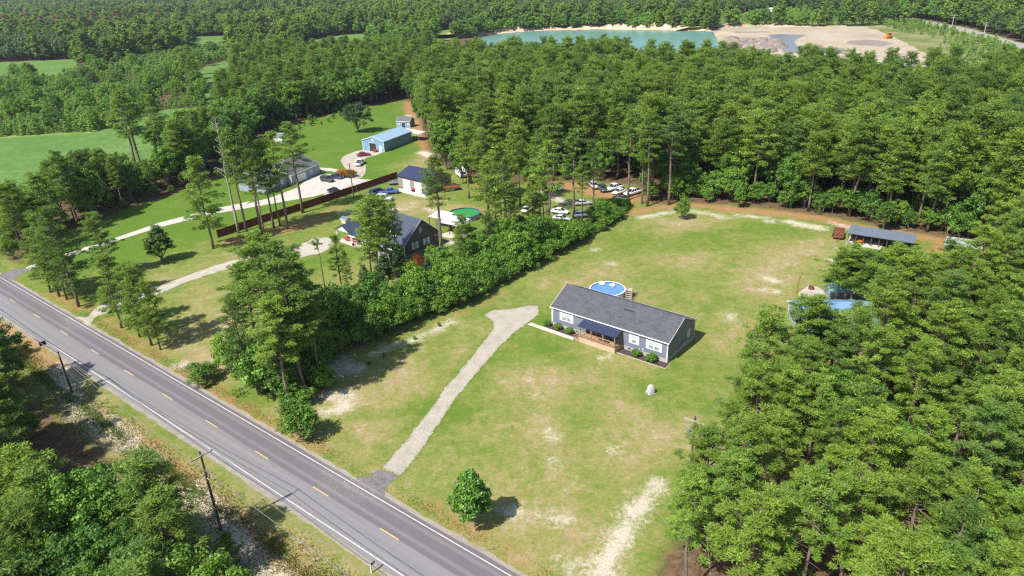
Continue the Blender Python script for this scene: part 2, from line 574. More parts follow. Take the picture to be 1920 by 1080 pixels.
# ------------------------------------------------------------------ survey of the ground (outlines read off the photograph, put on the ground plane)
ROAD_O = np.array([-100.532, 128.934]); ROAD_A = math.radians(-38.688)
RD = np.array([math.cos(ROAD_A), math.sin(ROAD_A)]); RN = np.array([-RD[1], RD[0]])
def road_xy(s, t): return ROAD_O + RD * s + RN * t
def road_t(P): return (P - ROAD_O) @ RN

def ZP(pts, z): return np.array([at(x, y, z)[:2] for x, y in pts])
CLEAR = gp([(-150, 520), (30, 492), (100, 447), (205, 402), (250, 383), (320, 364), (395, 337), (440, 292), (480, 264), (488, 250), (560, 224), (620, 214),
            (700, 197), (765, 187), (776, 192), (790, 215), (802, 262), (815, 300), (850, 318), (890, 330), (950, 338), (1020, 340), (1100, 338), (1200, 345),
            (1222, 380), (1300, 378), (1400, 384), (1480, 394), (1560, 404), (1640, 420), (1730, 436), (1800, 446), (1870, 462), (1880, 492), (1840, 520), (1760, 560),
            (1730, 640), (1690, 690), (1600, 745), (1500, 790), (1440, 850), (1380, 905), (1330, 945), (1285, 990), (1265, 1040), (1240, 1120), (1180, 1250),
            (700, 1150), (200, 640)])
FIELDS = {
    'crop_field': np.vstack([gp([(-500, 275), (0, 255), (172, 246), (250, 222), (300, 206), (367, 198), (385, 205), (345, 250), (300, 285)]), ZP([(262, 285), (215, 262), (178, 256), (139, 280), (111, 304), (80, 326), (64, 348), (36, 335), (0, 331), (-400, 335)], 9)]),
    'far_field': np.vstack([gp([(-400, 125), (0, 117), (143, 111)]), ZP([(140, 118), (125, 124), (48, 150), (0, 156), (-400, 172)], 9)]),
    'small_field': np.vstack([gp([(360, 131), (390, 124), (433, 111), (442, 116)]), ZP([(436, 122), (400, 138), (372, 148)], 17)]),
    'narrow_field': np.vstack([gp([(355, 69), (432, 67)]), ZP([(432, 76), (355, 80)], 12)]),
    'side_field': np.vstack([gp([(560, 78), (640, 66), (700, 62)]), ZP([(690, 69), (640, 77), (565, 83)], 16)]),
    'bank_meadow': gp([(812, 57), (910, 53), (880, 62), (868, 69), (815, 80)]),
    'far_meadow': gp([(1425, 17), (1498, 15), (1502, 27), (1440, 30)]),
}
BARE = gp([(430, 10), (580, 5), (580, 9), (440, 13)])
POND = gp([(905, 69), (940, 64), (985, 60), (1040, 58), (1120, 56), (1200, 57), (1270, 58.5), (1335, 60), (1343, 71), (1354, 97), (1362, 112), (1300, 126), (1150, 126), (1000, 116), (890, 98)])
PIT = gp([(1335, 57), (1345, 50.5), (1420, 50), (1500, 51), (1560, 50), (1625, 49.5), (1660, 62), (1700, 80), (1745, 108), (1755, 128), (1650, 142), (1500, 140), (1362, 128), (1354, 97), (1343, 71)])
SCRUB = np.vstack([gp([(1625, 49), (1676, 47), (1723, 44), (1766, 50), (1809, 60), (1860, 75), (1960, 104), (2010, 122)]), ZP([(2010, 95), (1920, 103), (1850, 122), (1815, 130), (1757, 112), (1745, 120)], 18), gp([(1752, 122), (1745, 108), (1700, 80), (1660, 62)])])
SCRUB2 = gp([(1270, 34), (1420, 24), (1620, 30), (1680, 38), (1670, 46), (1500, 49), (1345, 49), (1200, 44)])
YOUNGW = gp([(-400, 172), (0, 150), (60, 145), (110, 158), (180, 142), (330, 155), (385, 188), (385, 204), (367, 200), (300, 208), (250, 224), (172, 248), (0, 257), (-400, 277)])
YOUNGW2 = gp([(112, 156), (140, 128), (235, 116), (310, 104), (420, 88), (520, 76), (560, 84), (440, 108), (385, 122), (340, 156), (180, 144)])
GRASSY = gp([(490, 248), (600, 214), (650, 206), (655, 222), (560, 245), (500, 258)])
FAR_ROAD = gp([(1685, 33.5), (1691, 35), (1729, 40), (1766, 47), (1809, 56), (1860, 71), (1920, 88), (2050, 128)])
def sw_edge(P):
    # how far below the road the lower woods begin, along the road
    s_ = (P - ROAD_O) @ RD
    return np.interp(s_, [0, 21, 45, 64, 81, 94, 110], [-16, -14.5, -15, -16.6, -17.3, -17.0, -18])

_back = [(800, 88), (870, 84), (940, 82), (1010, 86), (1100, 80), (1190, 84), (1250, 92), (1320, 95), (1390, 98), (1450, 101), (1520, 106), (1600, 112), (1680, 110), (1740, 119), (1757, 104), (1785, 108), (1815, 126), (1850, 118), (1880, 106), (1920, 98), (2010, 88)]
BEHIND = np.vstack([np.array([at(px, py, 20.5)[:2] for px, py in _back]), gp([(2080, 135), (1920, 85), (1860, 69), (1809, 54), (1766, 46), (1729, 40), (1676, 46), (1625, 50), (1500, 60), (1335, 60), (1200, 57), (1040, 58), (905, 69), (868, 72), (812, 80)])])
def forest_mask(P, road_margin=0.0):
    """True where tall trees stand"""
    t = road_t(P)
    m = ~in_poly(P, CLEAR)
    m &= ~((t < 9.5) & (t > sw_edge(P)))
    for k in FIELDS: m &= ~in_poly(P, FIELDS[k])
    for q in (BARE, POND, PIT, SCRUB, SCRUB2, YOUNGW, YOUNGW2): m &= ~in_poly(P, q)
    m &= line_dist(P, FAR_ROAD) > 8
    m &= ~in_poly(P, BEHIND)
    m &= line_dist(P, POND) > 6
    return m

# ------------------------------------------------------------------ ground sheet
def axis_lines(a, b, st, lo, hi, g):
    core = list(np.arange(a, b + .01, st))
    x, s = core[-1], st
    while x < hi: s *= g; x += s; core.append(x)
    x, s = core[0], st
    pre = []
    while x > lo: s *= g; x -= s; pre.append(x)
    return np.array(pre[::-1] + core)

gx = axis_lines(-125, 115, 1.0, -9000, 9000, 1.09)
gy = axis_lines(32, 300, 1.0, -300, 9000, 1.07)
GX, GY = np.meshgrid(gx, gy)
GP_ = np.stack([GX.ravel(), GY.ravel()], 1)
nx, ny = len(gx), len(gy)
me = bpy.data.meshes.new('ground')
me.vertices.add(len(GP_))
me.vertices.foreach_set('co', np.column_stack([GP_, np.zeros(len(GP_))]).astype(np.float32).ravel())
idx = np.arange(nx * ny).reshape(ny, nx)
Q = np.stack([idx[:-1, :-1], idx[:-1, 1:], idx[1:, 1:], idx[1:, :-1]], -1).reshape(-1, 4)
me.loops.add(Q.size); me.loops.foreach_set('vertex_index', Q.ravel().astype(np.int32))
me.polygons.add(len(Q)); me.polygons.foreach_set('loop_start', (np.arange(len(Q)) * 4).astype(np.int32))
me.polygons.foreach_set('loop_total', np.full(len(Q), 4, np.int32))

def L_(*p): return gp(p)
def brush(lst):
    d = np.full(len(GP_), 1e9)
    for pts, r in lst:
        g = gp(pts)
        if len(g) == 1: g = np.vstack([g, g + .01])
        d = np.minimum(d, line_dist(GP_, g) - r)
    return np.clip(-d, -12, 12)

sand = brush([
    ([(1202, 408), (1238, 401), (1262, 398)], .9), ([(1300, 396), (1330, 401), (1362, 409)], 1.0), ([(1385, 403), (1430, 408), (1450, 414)], .8),
    ([(1480, 416), (1500, 421), (1540, 428)], 1.6), ([(1440, 416)], .9), ([(1560, 418), (1598, 428), (1625, 436)], .7), ([(1575, 466), (1582, 469)], .5), ([(1400, 404)], .6),
    ([(1147, 494)], .7), ([(1140, 668), (1135, 672)], .35), ([(1440, 522), (1455, 528)], 1.0), ([(1367, 590), (1370, 596)], .7), ([(1560, 487), (1580, 492)], .8), ([(1435, 543), (1460, 546)], .5),
    ([(1232, 905), (1215, 930), (1200, 955)], .8), ([(1200, 945), (1167, 1000), (1145, 1040), (1100, 1110)], 1.25), ([(1062, 1052), (1070, 1060)], .5),
    ([(1022, 970), (1060, 975)], .5), ([(1030, 812), (1040, 818)], .5), ([(1038, 866)], .45), ([(1150, 840)], .4), ([(950, 955), (970, 962)], .5),
    ([(608, 745), (640, 738), (650, 760), (620, 770)], 1.2), ([(640, 700), (668, 690)], 1.2), ([(768, 640), (830, 612), (850, 600)], .7), ([(700, 664), (745, 645)], .45),
    ([(590, 690), (640, 690), (668, 688)], 1.4), ([(640, 672), (600, 715)], .8),
    ([(764, 216), (770, 222)], 1.2), ([(792, 286), (806, 292)], 2.2), ([(640, 398), (715, 396), (745, 392)], .8), ([(800, 392), (820, 398)], .8),
    ([(110, 690), (150, 770), (200, 800), (240, 830)], 1.8), ([(255, 845), (290, 860)], .8), ([(325, 690), (352, 684)], .8), ([(1010, 742)], .25),
    ([(360, 915), (390, 950), (420, 990), (460, 1035)], 1.5), ([(470, 1040), (520, 1090)], 1.2), ([(1640, 640), (1655, 612)], .8),
    ([(1020, 360), (1060, 380)], 1.5), ([(1110, 470), (1120, 466)], .4), ([(840, 455), (880, 452)], 1.2), ([(1330, 835), (1345, 850)], 1.0), ([(1420, 850), (1445, 860)], .8),
    ([(1600, 640), (1640, 655)], 1.0), ([(100, 700), (160, 760)], 1.2)])
straw = brush([
    ([tuple_ for tuple_ in [(180, 770), (280, 845), (380, 920), (470, 990), (580, 1080)]], 1.3), ([(0, 625), (70, 690), (150, 750)], 1.0),
    ([(1190, 398), (1240, 389), (1300, 386), (1350, 388)], 2.6), ([(1350, 390), (1400, 395), (1480, 402), (1560, 413), (1600, 426), (1700, 437), (1850, 470)], 3.0),
    ([(100, 548), (150, 578)], 1.7), ([(196, 600), (250, 637), (300, 668)], 1.5), ([(330, 690), (420, 745), (520, 810), (560, 830)], 1.6), ([(580, 822), (600, 850)], 1.2),
    ([(805, 945), (850, 975), (905, 1005)], 1.25), ([(905, 1005), (960, 1040), (1010, 1075)], .9), ([(175, 570), (178, 590)], 1.2),
    ([(440, 452), (500, 438), (560, 425), (600, 412)], 3.2), ([(640, 388), (600, 400)], 1.5), ([(766, 192), (770, 212), (788, 245), (800, 270), (815, 300)], 3.4),
    ([(1020, 345), (1090, 352), (1150, 365), (1190, 372)], 5), ([(900, 330), (905, 345)], 3), ([(205, 398), (250, 381)], 1.6), ([(860, 386), (905, 392)], 1.6),
    ([(1010, 520), (1060, 486), (1120, 458), (1158, 436), (1182, 406)], .1), ([(750, 630), (830, 600), (900, 573), (950, 545)], .5), ([(570, 745), (620, 690)], 1.5),
    ([(1770, 470), (1830, 490)], 4), ([(1540, 700), (1640, 660)], 2), ([(1380, 860), (1440, 870)], 2.5), ([(480, 250), (620, 214)], 2.0),
    ([(230, 800), (330, 880), (440, 980), (540, 1075)], 1.8), ([(0, 610), (60, 650), (120, 700)], 2)])
dry = brush([
    ([(620, 760), (700, 740), (760, 700)], 4.0), ([(700, 800), (720, 830)], 3.0), ([(960, 700), (1050, 720), (1160, 690)], 3.5), ([(1200, 790), (1260, 800)], 3.5), ([(1170, 820), (1180, 860)], 3),
    ([(1010, 810), (1060, 840)], 3), ([(1250, 490), (1300, 480)], 4), ([(1270, 640), (1400, 620)], 3), ([(1200, 560), (1260, 575)], 3), ([(1430, 540), (1480, 480), (1540, 460)], 4),
    ([(1020, 960), (1100, 1010)], 3.5), ([(930, 940), (990, 1000)], 2.5), ([(1060, 535), (1150, 500)], 2.5), ([(1270, 420), (1340, 425)], 4), ([(350, 640), (400, 690)], 4), ([(640, 620), (560, 560)], 4),
    ([(660, 510), (690, 520)], 2.5), ([(760, 385), (830, 400)], 5), ([(760, 310), (790, 300)], 4), ([(780, 230), (790, 260)], 3), ([(330, 520), (440, 490)], 2), ([(860, 660), (900, 640)], 2.2), ([(600, 830), (700, 880)], 2.5),
    ([(420, 610), (380, 560)], 3), ([(200, 820), (420, 960), (600, 1090)], 3.5), ([(0, 600), (200, 740)], 2.5), ([(1120, 560), (1300, 640)], 1.2), ([(640, 935), (800, 1010), (900, 1070)], 1.0)])
lush = brush([
    ([(705, 868), (790, 775), (870, 690), (905, 640)], 1.6), ([(765, 880), (830, 800), (900, 700), (960, 640)], 1.7), ([(880, 690), (1000, 660)], 1.5),
    ([(1000, 590), (1030, 600)], 2), ([(1250, 700), (1300, 650), (1330, 620)], 1.8), ([(1300, 440), (1380, 430), (1470, 440)], 4.5), ([(1280, 470), (1350, 450)], 3), ([(1000, 655), (1160, 700), (1240, 735)], 1.8),
    ([(210, 600), (280, 655), (370, 710), (480, 780)], 1.1), ([(100, 530), (180, 575)], 1.2), ([(250, 770), (330, 830), (420, 890), (520, 970)], 1.3), ([(160, 690), (240, 760)], 1.3),
    ([(600, 500), (640, 480), (650, 510)], 4), ([(560, 520), (600, 500)], 3), ([(800, 395), (870, 420)], 4), ([(1200, 600), (1280, 560)], 1.5), ([(870, 530), (930, 480)], 3), ([(1240, 770), (1330, 760)], 2), ([(1480, 640), (1560, 660)], 4), ([(1085, 800)], 1.2),
    ([(1540, 465), (1640, 470)], 2.5), ([(840, 640), (800, 700)], 1.5), ([(640, 870), (680, 900)], 1), ([(700, 1040), (620, 980), (500, 890)], .8)])
LUSHP = gp([(40, 512), (100, 450), (205, 402), (330, 360), (395, 337), (440, 292), (488, 250), (620, 214), (700, 197), (755, 192), (775, 240), (795, 275), (790, 300), (745, 333), (560, 386), (409, 446), (230, 515)])
lush = np.maximum(lush, np.clip(-poly_sdf(GP_, LUSHP), -12, 12))
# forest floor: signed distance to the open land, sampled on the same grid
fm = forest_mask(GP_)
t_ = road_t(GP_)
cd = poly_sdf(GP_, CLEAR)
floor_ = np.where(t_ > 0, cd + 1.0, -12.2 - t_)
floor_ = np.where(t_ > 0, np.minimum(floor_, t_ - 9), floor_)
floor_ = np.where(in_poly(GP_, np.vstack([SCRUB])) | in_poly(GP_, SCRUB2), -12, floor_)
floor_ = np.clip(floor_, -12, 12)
for nm, arr in (('sand', sand), ('straw', straw), ('dry', dry), ('lush', lush), ('floor', floor_)):
    a = me.attributes.new(nm, 'FLOAT', 'POINT')
    a.data.foreach_set('value', arr.astype(np.float32))
me.update(calc_edges=True)

T = NT('ground_cover')
P_ = T.pos()
n_big = T.noise(P_, .035, 3)
n_mid = T.noise(P_, .22, 5, .65)
n_sm = T.noise(P_, 1.1, 5, .7)
n_fi = T.noise(P_, 4.2, 5, .85)
n_e = T.noise(P_, .5, 7, .82)
G1, G2, TAN = (0.105, 0.195, 0.022), (0.195, 0.245, 0.042), (0.31, 0.25, 0.12)
def cen(n, k=1.0): return T.math('MULTIPLY', T.math('SUBTRACT', n, .5), k)
n_a = T.noise(P_, .055, 4, .6, .4)
n_b = T.noise(P_, .17, 6, .72, .6)
n_c = T.noise(P_, .62, 6, .78, .4)
n_d = T.noise(T.scale(P_, (1, 1, 1)), 1.9, 5, .8)
tone = T.math('ADD', T.math('ADD', cen(n_a, 1.1), cen(n_b, 1.6)), T.math('ADD', cen(n_c, 2.0), cen(n_d, 1.7)))
dry_a = T.math('ADD', T.ramp(T.attr('dry'), -8, 6, -.30, .46, False), T.ramp(T.attr('lush'), -2.5, 6, .0, -.5, False))
tone = T.math('ADD', T.math('ADD', tone, dry_a), .16)
cr = T.n('ShaderNodeValToRGB')
T.l(T.math('ADD', T.math('MULTIPLY', tone, .50), .475), cr.inputs[0])
e_ = cr.color_ramp.elements
e_[0].position, e_[0].color = .10, (.082, .165, .018, 1)
e_[1].position, e_[1].color = .98, (.50, .41, .28, 1)
for p_, c_ in ((.31, (.118, .172, .028, 1)), (.45, (.168, .200, .045, 1)), (.57, (.212, .218, .066, 1)), (.70, (.285, .24, .10, 1)), (.84, (.35, .265, .17, 1))):
    q_ = e_.new(p_); q_.color = c_
c = cr.outputs[0]
lmask = T.math('ADD', T.attr('lush'), cen(n_e, 9))
dmask = T.math('ADD', T.attr('dry'), cen(n_e, 14))
pink = T.math('MULTIPLY', T.ramp(dmask, -2, 4), T.ramp(T.noise(P_, .45, 6, .8), .53, .60))
c = T.mix(T.math('MULTIPLY', pink, .55), c, (.31, .20, .13))
c = T.mix(T.ramp(n_fi, .40, .60, 0, .55), c, T.mix(.5, c, (.05, .10, .01)))
c = T.mix(T.math('MULTIPLY', T.ramp(T.noise(P_, 3.1, 6, .85), .58, .66, 0, .6), T.ramp(lmask, -2, 3, 1, .25)), c, (.44, .38, .25))
# sparse grass over pale soil
st = T.math('ADD', T.attr('straw'), T.math('MULTIPLY', T.math('SUBTRACT', n_e, .5), 8.5))
scol = T.mix(T.ramp(n_sm, .3, .7), (0.32, 0.125, 0.055), (0.37, 0.22, 0.12))
scol = T.mix(T.ramp(n_fi, .45, .65, 0, .5), scol, (.17, .1, .05))
c = T.mix(T.math('MULTIPLY', T.ramp(st, -.8, 2.4, 0, .85), T.ramp(T.noise(P_, .8, 5, .8), .36, .50, .45, 1)), c, scol)
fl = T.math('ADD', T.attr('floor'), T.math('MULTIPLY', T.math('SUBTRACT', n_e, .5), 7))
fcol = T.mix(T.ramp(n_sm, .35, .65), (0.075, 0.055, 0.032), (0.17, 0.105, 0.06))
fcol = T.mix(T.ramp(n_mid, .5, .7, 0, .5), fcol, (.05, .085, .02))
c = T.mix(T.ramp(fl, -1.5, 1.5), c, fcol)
sm = T.math('ADD', T.attr('sand'), T.math('MULTIPLY', T.math('SUBTRACT', T.math('ADD', T.math('MULTIPLY', T.noise(P_, .5, 5, .8), .5), T.math('MULTIPLY', T.noise(P_, 2.2, 5, .8), .5)), .5), 13))
sacol = T.mix(T.ramp(n_fi, .35, .65), (0.38, 0.32, 0.25), (0.64, 0.58, 0.49))
c = T.mix(T.ramp(sm, -1.2, 1.6, 0, .85), c, sacol)
bmp = T.math('ADD', T.math('MULTIPLY', n_fi, .6), T.math('MULTIPLY', n_sm, .5))
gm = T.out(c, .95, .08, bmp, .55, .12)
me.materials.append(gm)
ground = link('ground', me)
tag(ground, kind='structure')

# ------------------------------------------------------------------ flat sheets on the ground
def sheet(name, poly, z, material, kind='structure', rough=0.0, seed=1, sub=1.5, parent=None):
    """polygon laid on the ground; edges broken up by a small random wobble"""
    rng = random.Random(seed)
    pts = []
    n = len(poly)
    for i in range(n):
        a, b = np.array(poly[i]), np.array(poly[(i + 1) % n])
        L = np.linalg.norm(b - a)
        k = max(1, int(L / sub)) if rough else 1
        nn = np.array([-(b - a)[1], (b - a)[0]]) / max(L, 1e-6)
        for j in range(k):
            w = rng.uniform(-rough, rough) if j else rng.uniform(-rough, rough) * .4
            pts.append(a + (b - a) * j / k + nn * w)
    o = MB()
    o.add([(p[0], p[1], z) for p in pts], [tuple(range(len(pts)))])
    import bmesh
    bm = bmesh.new()
    vs = [bm.verts.new(v) for v in o.v]
    f = bm.faces.new(vs)
    bm.normal_update()
    if f.normal.z < 0: bmesh.ops.reverse_faces(bm, faces=[f])
    bmesh.ops.triangulate(bm, faces=bm.faces[:])
    mm = bpy.data.meshes.new(name)
    bm.to_mesh(mm); bm.free()
    mm.materials.append(material)
    ob = link(name, mm, parent)
    if parent is None: tag(ob, kind=kind)
    return ob

def asphalt():
    T = NT('asphalt')
    co = T.coord()
    s = T.n('ShaderNodeSeparateXYZ'); T.l(co, s.inputs[0])
    y = s.outputs[1]
    st = T.scale(co, (.035, 1.0, 1))
    w = T.noise(st, 1.2, 4)
    fine = T.noise(co, 9, 4, .8)
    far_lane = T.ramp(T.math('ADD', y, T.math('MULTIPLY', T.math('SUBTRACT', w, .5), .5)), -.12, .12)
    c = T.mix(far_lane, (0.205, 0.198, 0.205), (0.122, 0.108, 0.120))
    # wheel tracks polished lighter
    d1 = T.math('ABSOLUTE', T.math('SUBTRACT', T.math('ABSOLUTE', y), 1.75))
    tr = T.ramp(T.math('ABSOLUTE', T.math('SUBTRACT', d1, .85)), .0, .45, .5, 0)
    c = T.mix(tr, c, (.235, .225, .23))
    c = T.mix(T.ramp(w, .35, .7, 0, .3), c, (.11, .105, .11))
    # dust dragged on to the road at the two drive mouths
    for sx_, r_ in ((22.5, 7), (99.5, 8)):
        dx = T.math('SUBTRACT', s.outputs[0], sx_)
        dy = T.math('SUBTRACT', y, 4.2)
        rr = T.math('SQRT', T.math('ADD', T.math('MULTIPLY', dx, dx), T.math('MULTIPLY', T.math('MULTIPLY', dy, dy), 1.6)))
        ringn = T.noise(T.scale(co, (.5, .5, 1)), 3.5, 5, .7, 2.5)
        dm = T.math('MULTIPLY', T.ramp(rr, 1.5, r_, 1, 0), T.ramp(ringn, .45, .65))
        c = T.mix(T.math('MULTIPLY', dm, .5), c, (.36, .33, .29))
    c = T.mix(T.ramp(fine, .3, .7, 0, .3), c, (.2, .19, .19))
    nm = T.noise(T.scale(co, (.02, .25, 1)), 2.0, 3)
    crack = T.ramp(T.math('ABSOLUTE', T.math('SUBTRACT', T.noise(co, .35, 6, .6), .5)), 0, .006, .45, 0)
    c = T.mix(T.math('MULTIPLY', crack, T.ramp(nm, .45, .6)), c, (.05, .05, .05))
    return T.out(c, .85, .25, fine, .25, .02)

M_ASPH = asphalt()
M_ASPH2 = mat('drive_asphalt', (.13, .12, .125), (.19, .18, .175), 1.2, .9, .2, bump=.3)
M_WPAINT = mat('white_road_paint', (.58, .57, .55), (.42, .41, .40), 2, .7)
M_YPAINT = mat('yellow_road_paint', (.72, .46, .10), (.6, .42, .16), 3, .6)
M_CONC = mat('concrete', (.42, .37, .31), (.33, .285, .235), .35, .85, bump=.2)
M_CONC2 = mat('pale_concrete', (.50, .46, .41), (.41, .37, .32), .6, .85, bump=.2)

road_e = thing('road', None, None, (*ROAD_O, 0), ROAD_A)
tag(road_e, kind='structure')
rb = MB()
rs_ = np.arange(-700, 240, 4.0)
rg = random.Random(5)
top, bot = [], []
for s in rs_:
    top.append((s, 3.85 + rg.uniform(-.07, .07), .03)); bot.append((s, -3.85 + rg.uniform(-.07, .07), .03))
for i in range(len(rs_) - 1):
    rb.add([bot[i], bot[i + 1], top[i + 1], top[i]], [(0, 1, 2, 3)])
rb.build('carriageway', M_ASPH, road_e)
for sgn in (1, -1):
    q = MB()
    q.box(-700, 240, sgn * 3.28 - .065, sgn * 3.28 + .065, .031, .036)
    q.build('edge_line', M_WPAINT, road_e)
for i in range(-30, 12):
    q = MB()
    q.box(12.192 * i - 1.5, 12.192 * i + 1.5, -.06, .06, .031, .036)
    q.build('centre_dash', M_YPAINT, road_e)
# worn shoulder of grit either side
def gravel(name, a, b, sc=6, weeds=0.0):
    T = NT(name)
    P = T.pos()
    n1, n2 = T.noise(P, sc, 5, .8), T.noise(P, .5, 4)
    c = T.mix(T.ramp(n1, .3, .7), a, b)
    c = T.mix(T.ramp(n2, .35, .75, 0, .45), c, tuple(x * .78 for x in a))
    if weeds:
        c = T.mix(T.ramp(T.noise(P, .8, 6, .8), .60, .68, 0, weeds), c, (.14, .19, .05))
    return T.out(c, .95, .15, n1, .6, .08)
M_GRAVEL = gravel('gravel', (.28, .25, .205), (.47, .43, .365), 4, .3)
M_TRACK = gravel('dirt_track', (.34, .30, .25), (.50, .45, .38), 3, .7)
M_SHOULD = gravel('shoulder_grit', (.20, .17, .14), (.42, .37, .31), 7, .9)
M_SANDP = gravel('pit_sand', (.31, .255, .18), (.45, .375, .285), .03)
M_BANK = gravel('bank_sand', (.55, .42, .29), (.80, .68, .53), .2)
for sgn in (1, -1):
    pl = [road_xy(s, sgn * 3.7) for s in np.arange(-300, 130, 3.0)] + [road_xy(s, sgn * 4.45) for s in np.arange(130, -300, -3.0)]
    sheet('road_shoulder', pl, .012, M_SHOULD, rough=.22, seed=3 + sgn, sub=1.0)

DRIVE = gp([(717.5, 876), (740, 850), (765, 822), (787, 792), (812, 760), (828, 738), (840, 720), (857, 705), (867, 688), (880, 675), (907, 640), (925, 617), (924, 602), (908, 591), (923, 582), (967, 578), (990, 572), (1008, 574), (1011, 589), (993, 603), (967, 622), (938, 648), (917, 673), (893, 700), (876, 720), (853, 748), (832, 782), (813, 807), (790, 842), (773, 867), (748, 893)])
sheet('driveway', DRIVE, .016, M_GRAVEL, rough=.13, sub=.45)
sheet('drive_apron', gp([(666, 896), (692, 892), (704, 884), (713, 879), (749, 894), (731, 906), (722, 918), (721, 932)]), .022, M_ASPH2, rough=.06)
TRACK = gp([(139, 594), (165, 594), (176, 581), (190, 571), (240, 555), (290, 537), (300, 536), (350, 516), (401, 498), (464, 480), (505, 474), (550, 463), (591, 446), (614, 445), (626, 452), (622, 466), (608, 472), (570, 482), (520, 486), (470, 491), (405, 511), (350, 529), (300, 551), (250, 570), (205, 585), (185, 592), (175, 603), (163, 612)])
sheet('dirt_track', TRACK, .014, M_TRACK, rough=.35, sub=.9)
c3 = lambda x, y: (460 + x / 4.8, 210 + y / 4.8)
sheet('side_street_apron', gp([(-10, 517), (30, 505), (48, 502), (56, 507), (40, 514), (20, 527), (0, 524)]), .020, M_ASPH2)
CDRIVE = gp([(46, 503), (66, 494), (140, 470), (222, 444), (300, 417), (400, 392), (470, 377)] + [c3(0, 830), c3(230, 770), c3(470, 680), c3(560, 600), c3(660, 565), c3(770, 560), c3(900, 592), c3(1030, 600), c3(1045, 607), c3(860, 700), c3(700, 735), c3(620, 760), c3(350, 805), c3(0, 868)] + [(400, 401), (300, 426), (226, 449), (140, 478), (70, 503), (56, 509)])
sheet('concrete_drive', CDRIVE, .014, M_CONC2)
sheet('upper_drive', gp([c3(935, 593), c3(925, 540), c3(880, 480), c3(856, 440), c3(870, 410), c3(910, 385), c3(1000, 352), c3(1080, 338), c3(1180, 346), c3(1240, 362), c3(1180, 388), c3(1100, 408), c3(1068, 428), c3(1085, 480), c3(1082, 545), c3(1048, 593)]), .018, M_CONC)
sheet('gravel_apron', gp([c3(1048, 604), c3(1185, 614), c3(1195, 622), c3(1000, 690), c3(880, 722), c3(700, 750), c3(705, 738), c3(862, 702)]), .018, mat('grey_gravel', (.33, .31, .30), (.45, .43, .41), 1, .9, bump=.3))
sheet('garden_path', gp([c3(670, 500), c3(760, 505), c3(850, 520), c3(890, 540), c3(870, 548), c3(760, 530), c3(690, 545)]), .018, M_CONC2)
sheet('garage_apron', gp([(747, 352), (794, 362), (800, 372), (791, 370), (746, 359)]), .02, M_CONC2)
M_CROP = None
def field_mat(name, a, b, sc, row=0.0, rowang=0.0):
    T = NT(name)
    P = T.pos()
    n1, n2 = T.noise(P, sc, 5, .7), T.noise(P, sc * 12, 3, .7)
    c = T.mix(T.ramp(n1, .3, .7), a, b)
    c = T.mix(T.ramp(n2, .35, .65, 0, .45), c, tuple(x * .55 for x in a))
    if row:
        mp = T.n('ShaderNodeMapping'); T.l(P, mp.inputs[0]); mp.inputs['Rotation'].default_value = (0, 0, rowang)
        wv = T.n('ShaderNodeTexWave'); T.l(mp.outputs[0], wv.inputs[0]); wv.inputs['Scale'].default_value = row; wv.inputs['Distortion'].default_value = .6; wv.inputs['Detail'].default_value = 2
        c = T.mix(T.ramp(wv.outputs['Fac'], .1, .9, .4, 0), c, tuple(x * .55 for x in a))
    return T.out(c, .95, .05)
M_CROP = field_mat('crop_rows', (.10, .20, .045), (.16, .26, .075), .03, .16, math.radians(28))
M_MEAD = field_mat('meadow', (.13, .22, .04), (.22, .30, .07), .03)
for k, p in FIELDS.items():
    sheet(k, p, .02, M_MEAD if 'meadow' in k else M_CROP, rough=.8, sub=6)
sheet('field_margin', gp([(-500, 272), (0, 253), (172, 244), (250, 220), (250, 224), (172, 250), (0, 259), (-500, 280)]), .026, M_MEAD, rough=.4, sub=6)
sheet('bare_strip', BARE, .03, M_BANK)
sheet('scrub_ground', SCRUB, .02, field_mat('scrub', (.12, .17, .04), (.30, .26, .13), .04), rough=1.5, sub=8)
sheet('scrub_ground', SCRUB2, .02, field_mat('far_scrub', (.10, .17, .04), (.22, .23, .09), .03), rough=1.5, sub=10)
sheet('sand_pit', PIT, .03, M_SANDP, rough=1.2, sub=8)
# pond
T = NT('pond_water')
nw = T.noise(T.pos(), .5, 3)
M_POND = T.out(T.mix(T.ramp(T.noise(T.pos(), .006, 2), .3, .7), (.105, .235, .19), (.14, .265, .23)), .3, .3)
sheet('pond_water', POND, .05, M_POND)
c13 = lambda x, y: (1280 + x / 3, y / 3)
T = NT('puddle_water')
M_PUD = T.out((.15, .165, .18), .35, .3)
sheet('puddle', gp([c13(*p) for p in ((480, 196), (560, 192), (700, 198), (650, 215), (630, 230), (645, 262), (720, 268), (800, 268), (890, 280), (905, 290), (850, 294), (740, 290), (600, 292), (560, 275), (545, 250), (560, 228), (500, 215))]), .06, M_PUD, rough=.7, sub=4)
M_DARKS = gravel('wet_sand', (.16, .135, .12), (.33, .27, .22), .15)
sheet('wet_sand', gp([c13(*p) for p in ((250, 215), (480, 210), (560, 230), (545, 262), (480, 275), (400, 265), (270, 262))]), .045, M_DARKS, rough=1.5, sub=5)
sheet('wet_sand', gp([c13(*p) for p in ((920, 235), (1000, 225), (1110, 228), (1190, 245), (1100, 262), (960, 250))]), .045, M_DARKS, rough=2.0, sub=5)
sheet('wet_sand', gp([c13(*p) for p in ((270, 178), (480, 176), (490, 184), (300, 186))]), .045, M_DARKS, rough=1, sub=5)
sheet('wet_sand', gp([c13(*p) for p in ((740, 312), (860, 316), (960, 312), (960, 320), (820, 326))]), .045, M_DARKS, rough=1, sub=5)
sheet('wet_sand', gp([c13(*p) for p in ((600, 262), (700, 262), (900, 272), (925, 285), (900, 302), (720, 300), (580, 300), (530, 270))]), .04, M_DARKS, rough=1, sub=5)
pl = []
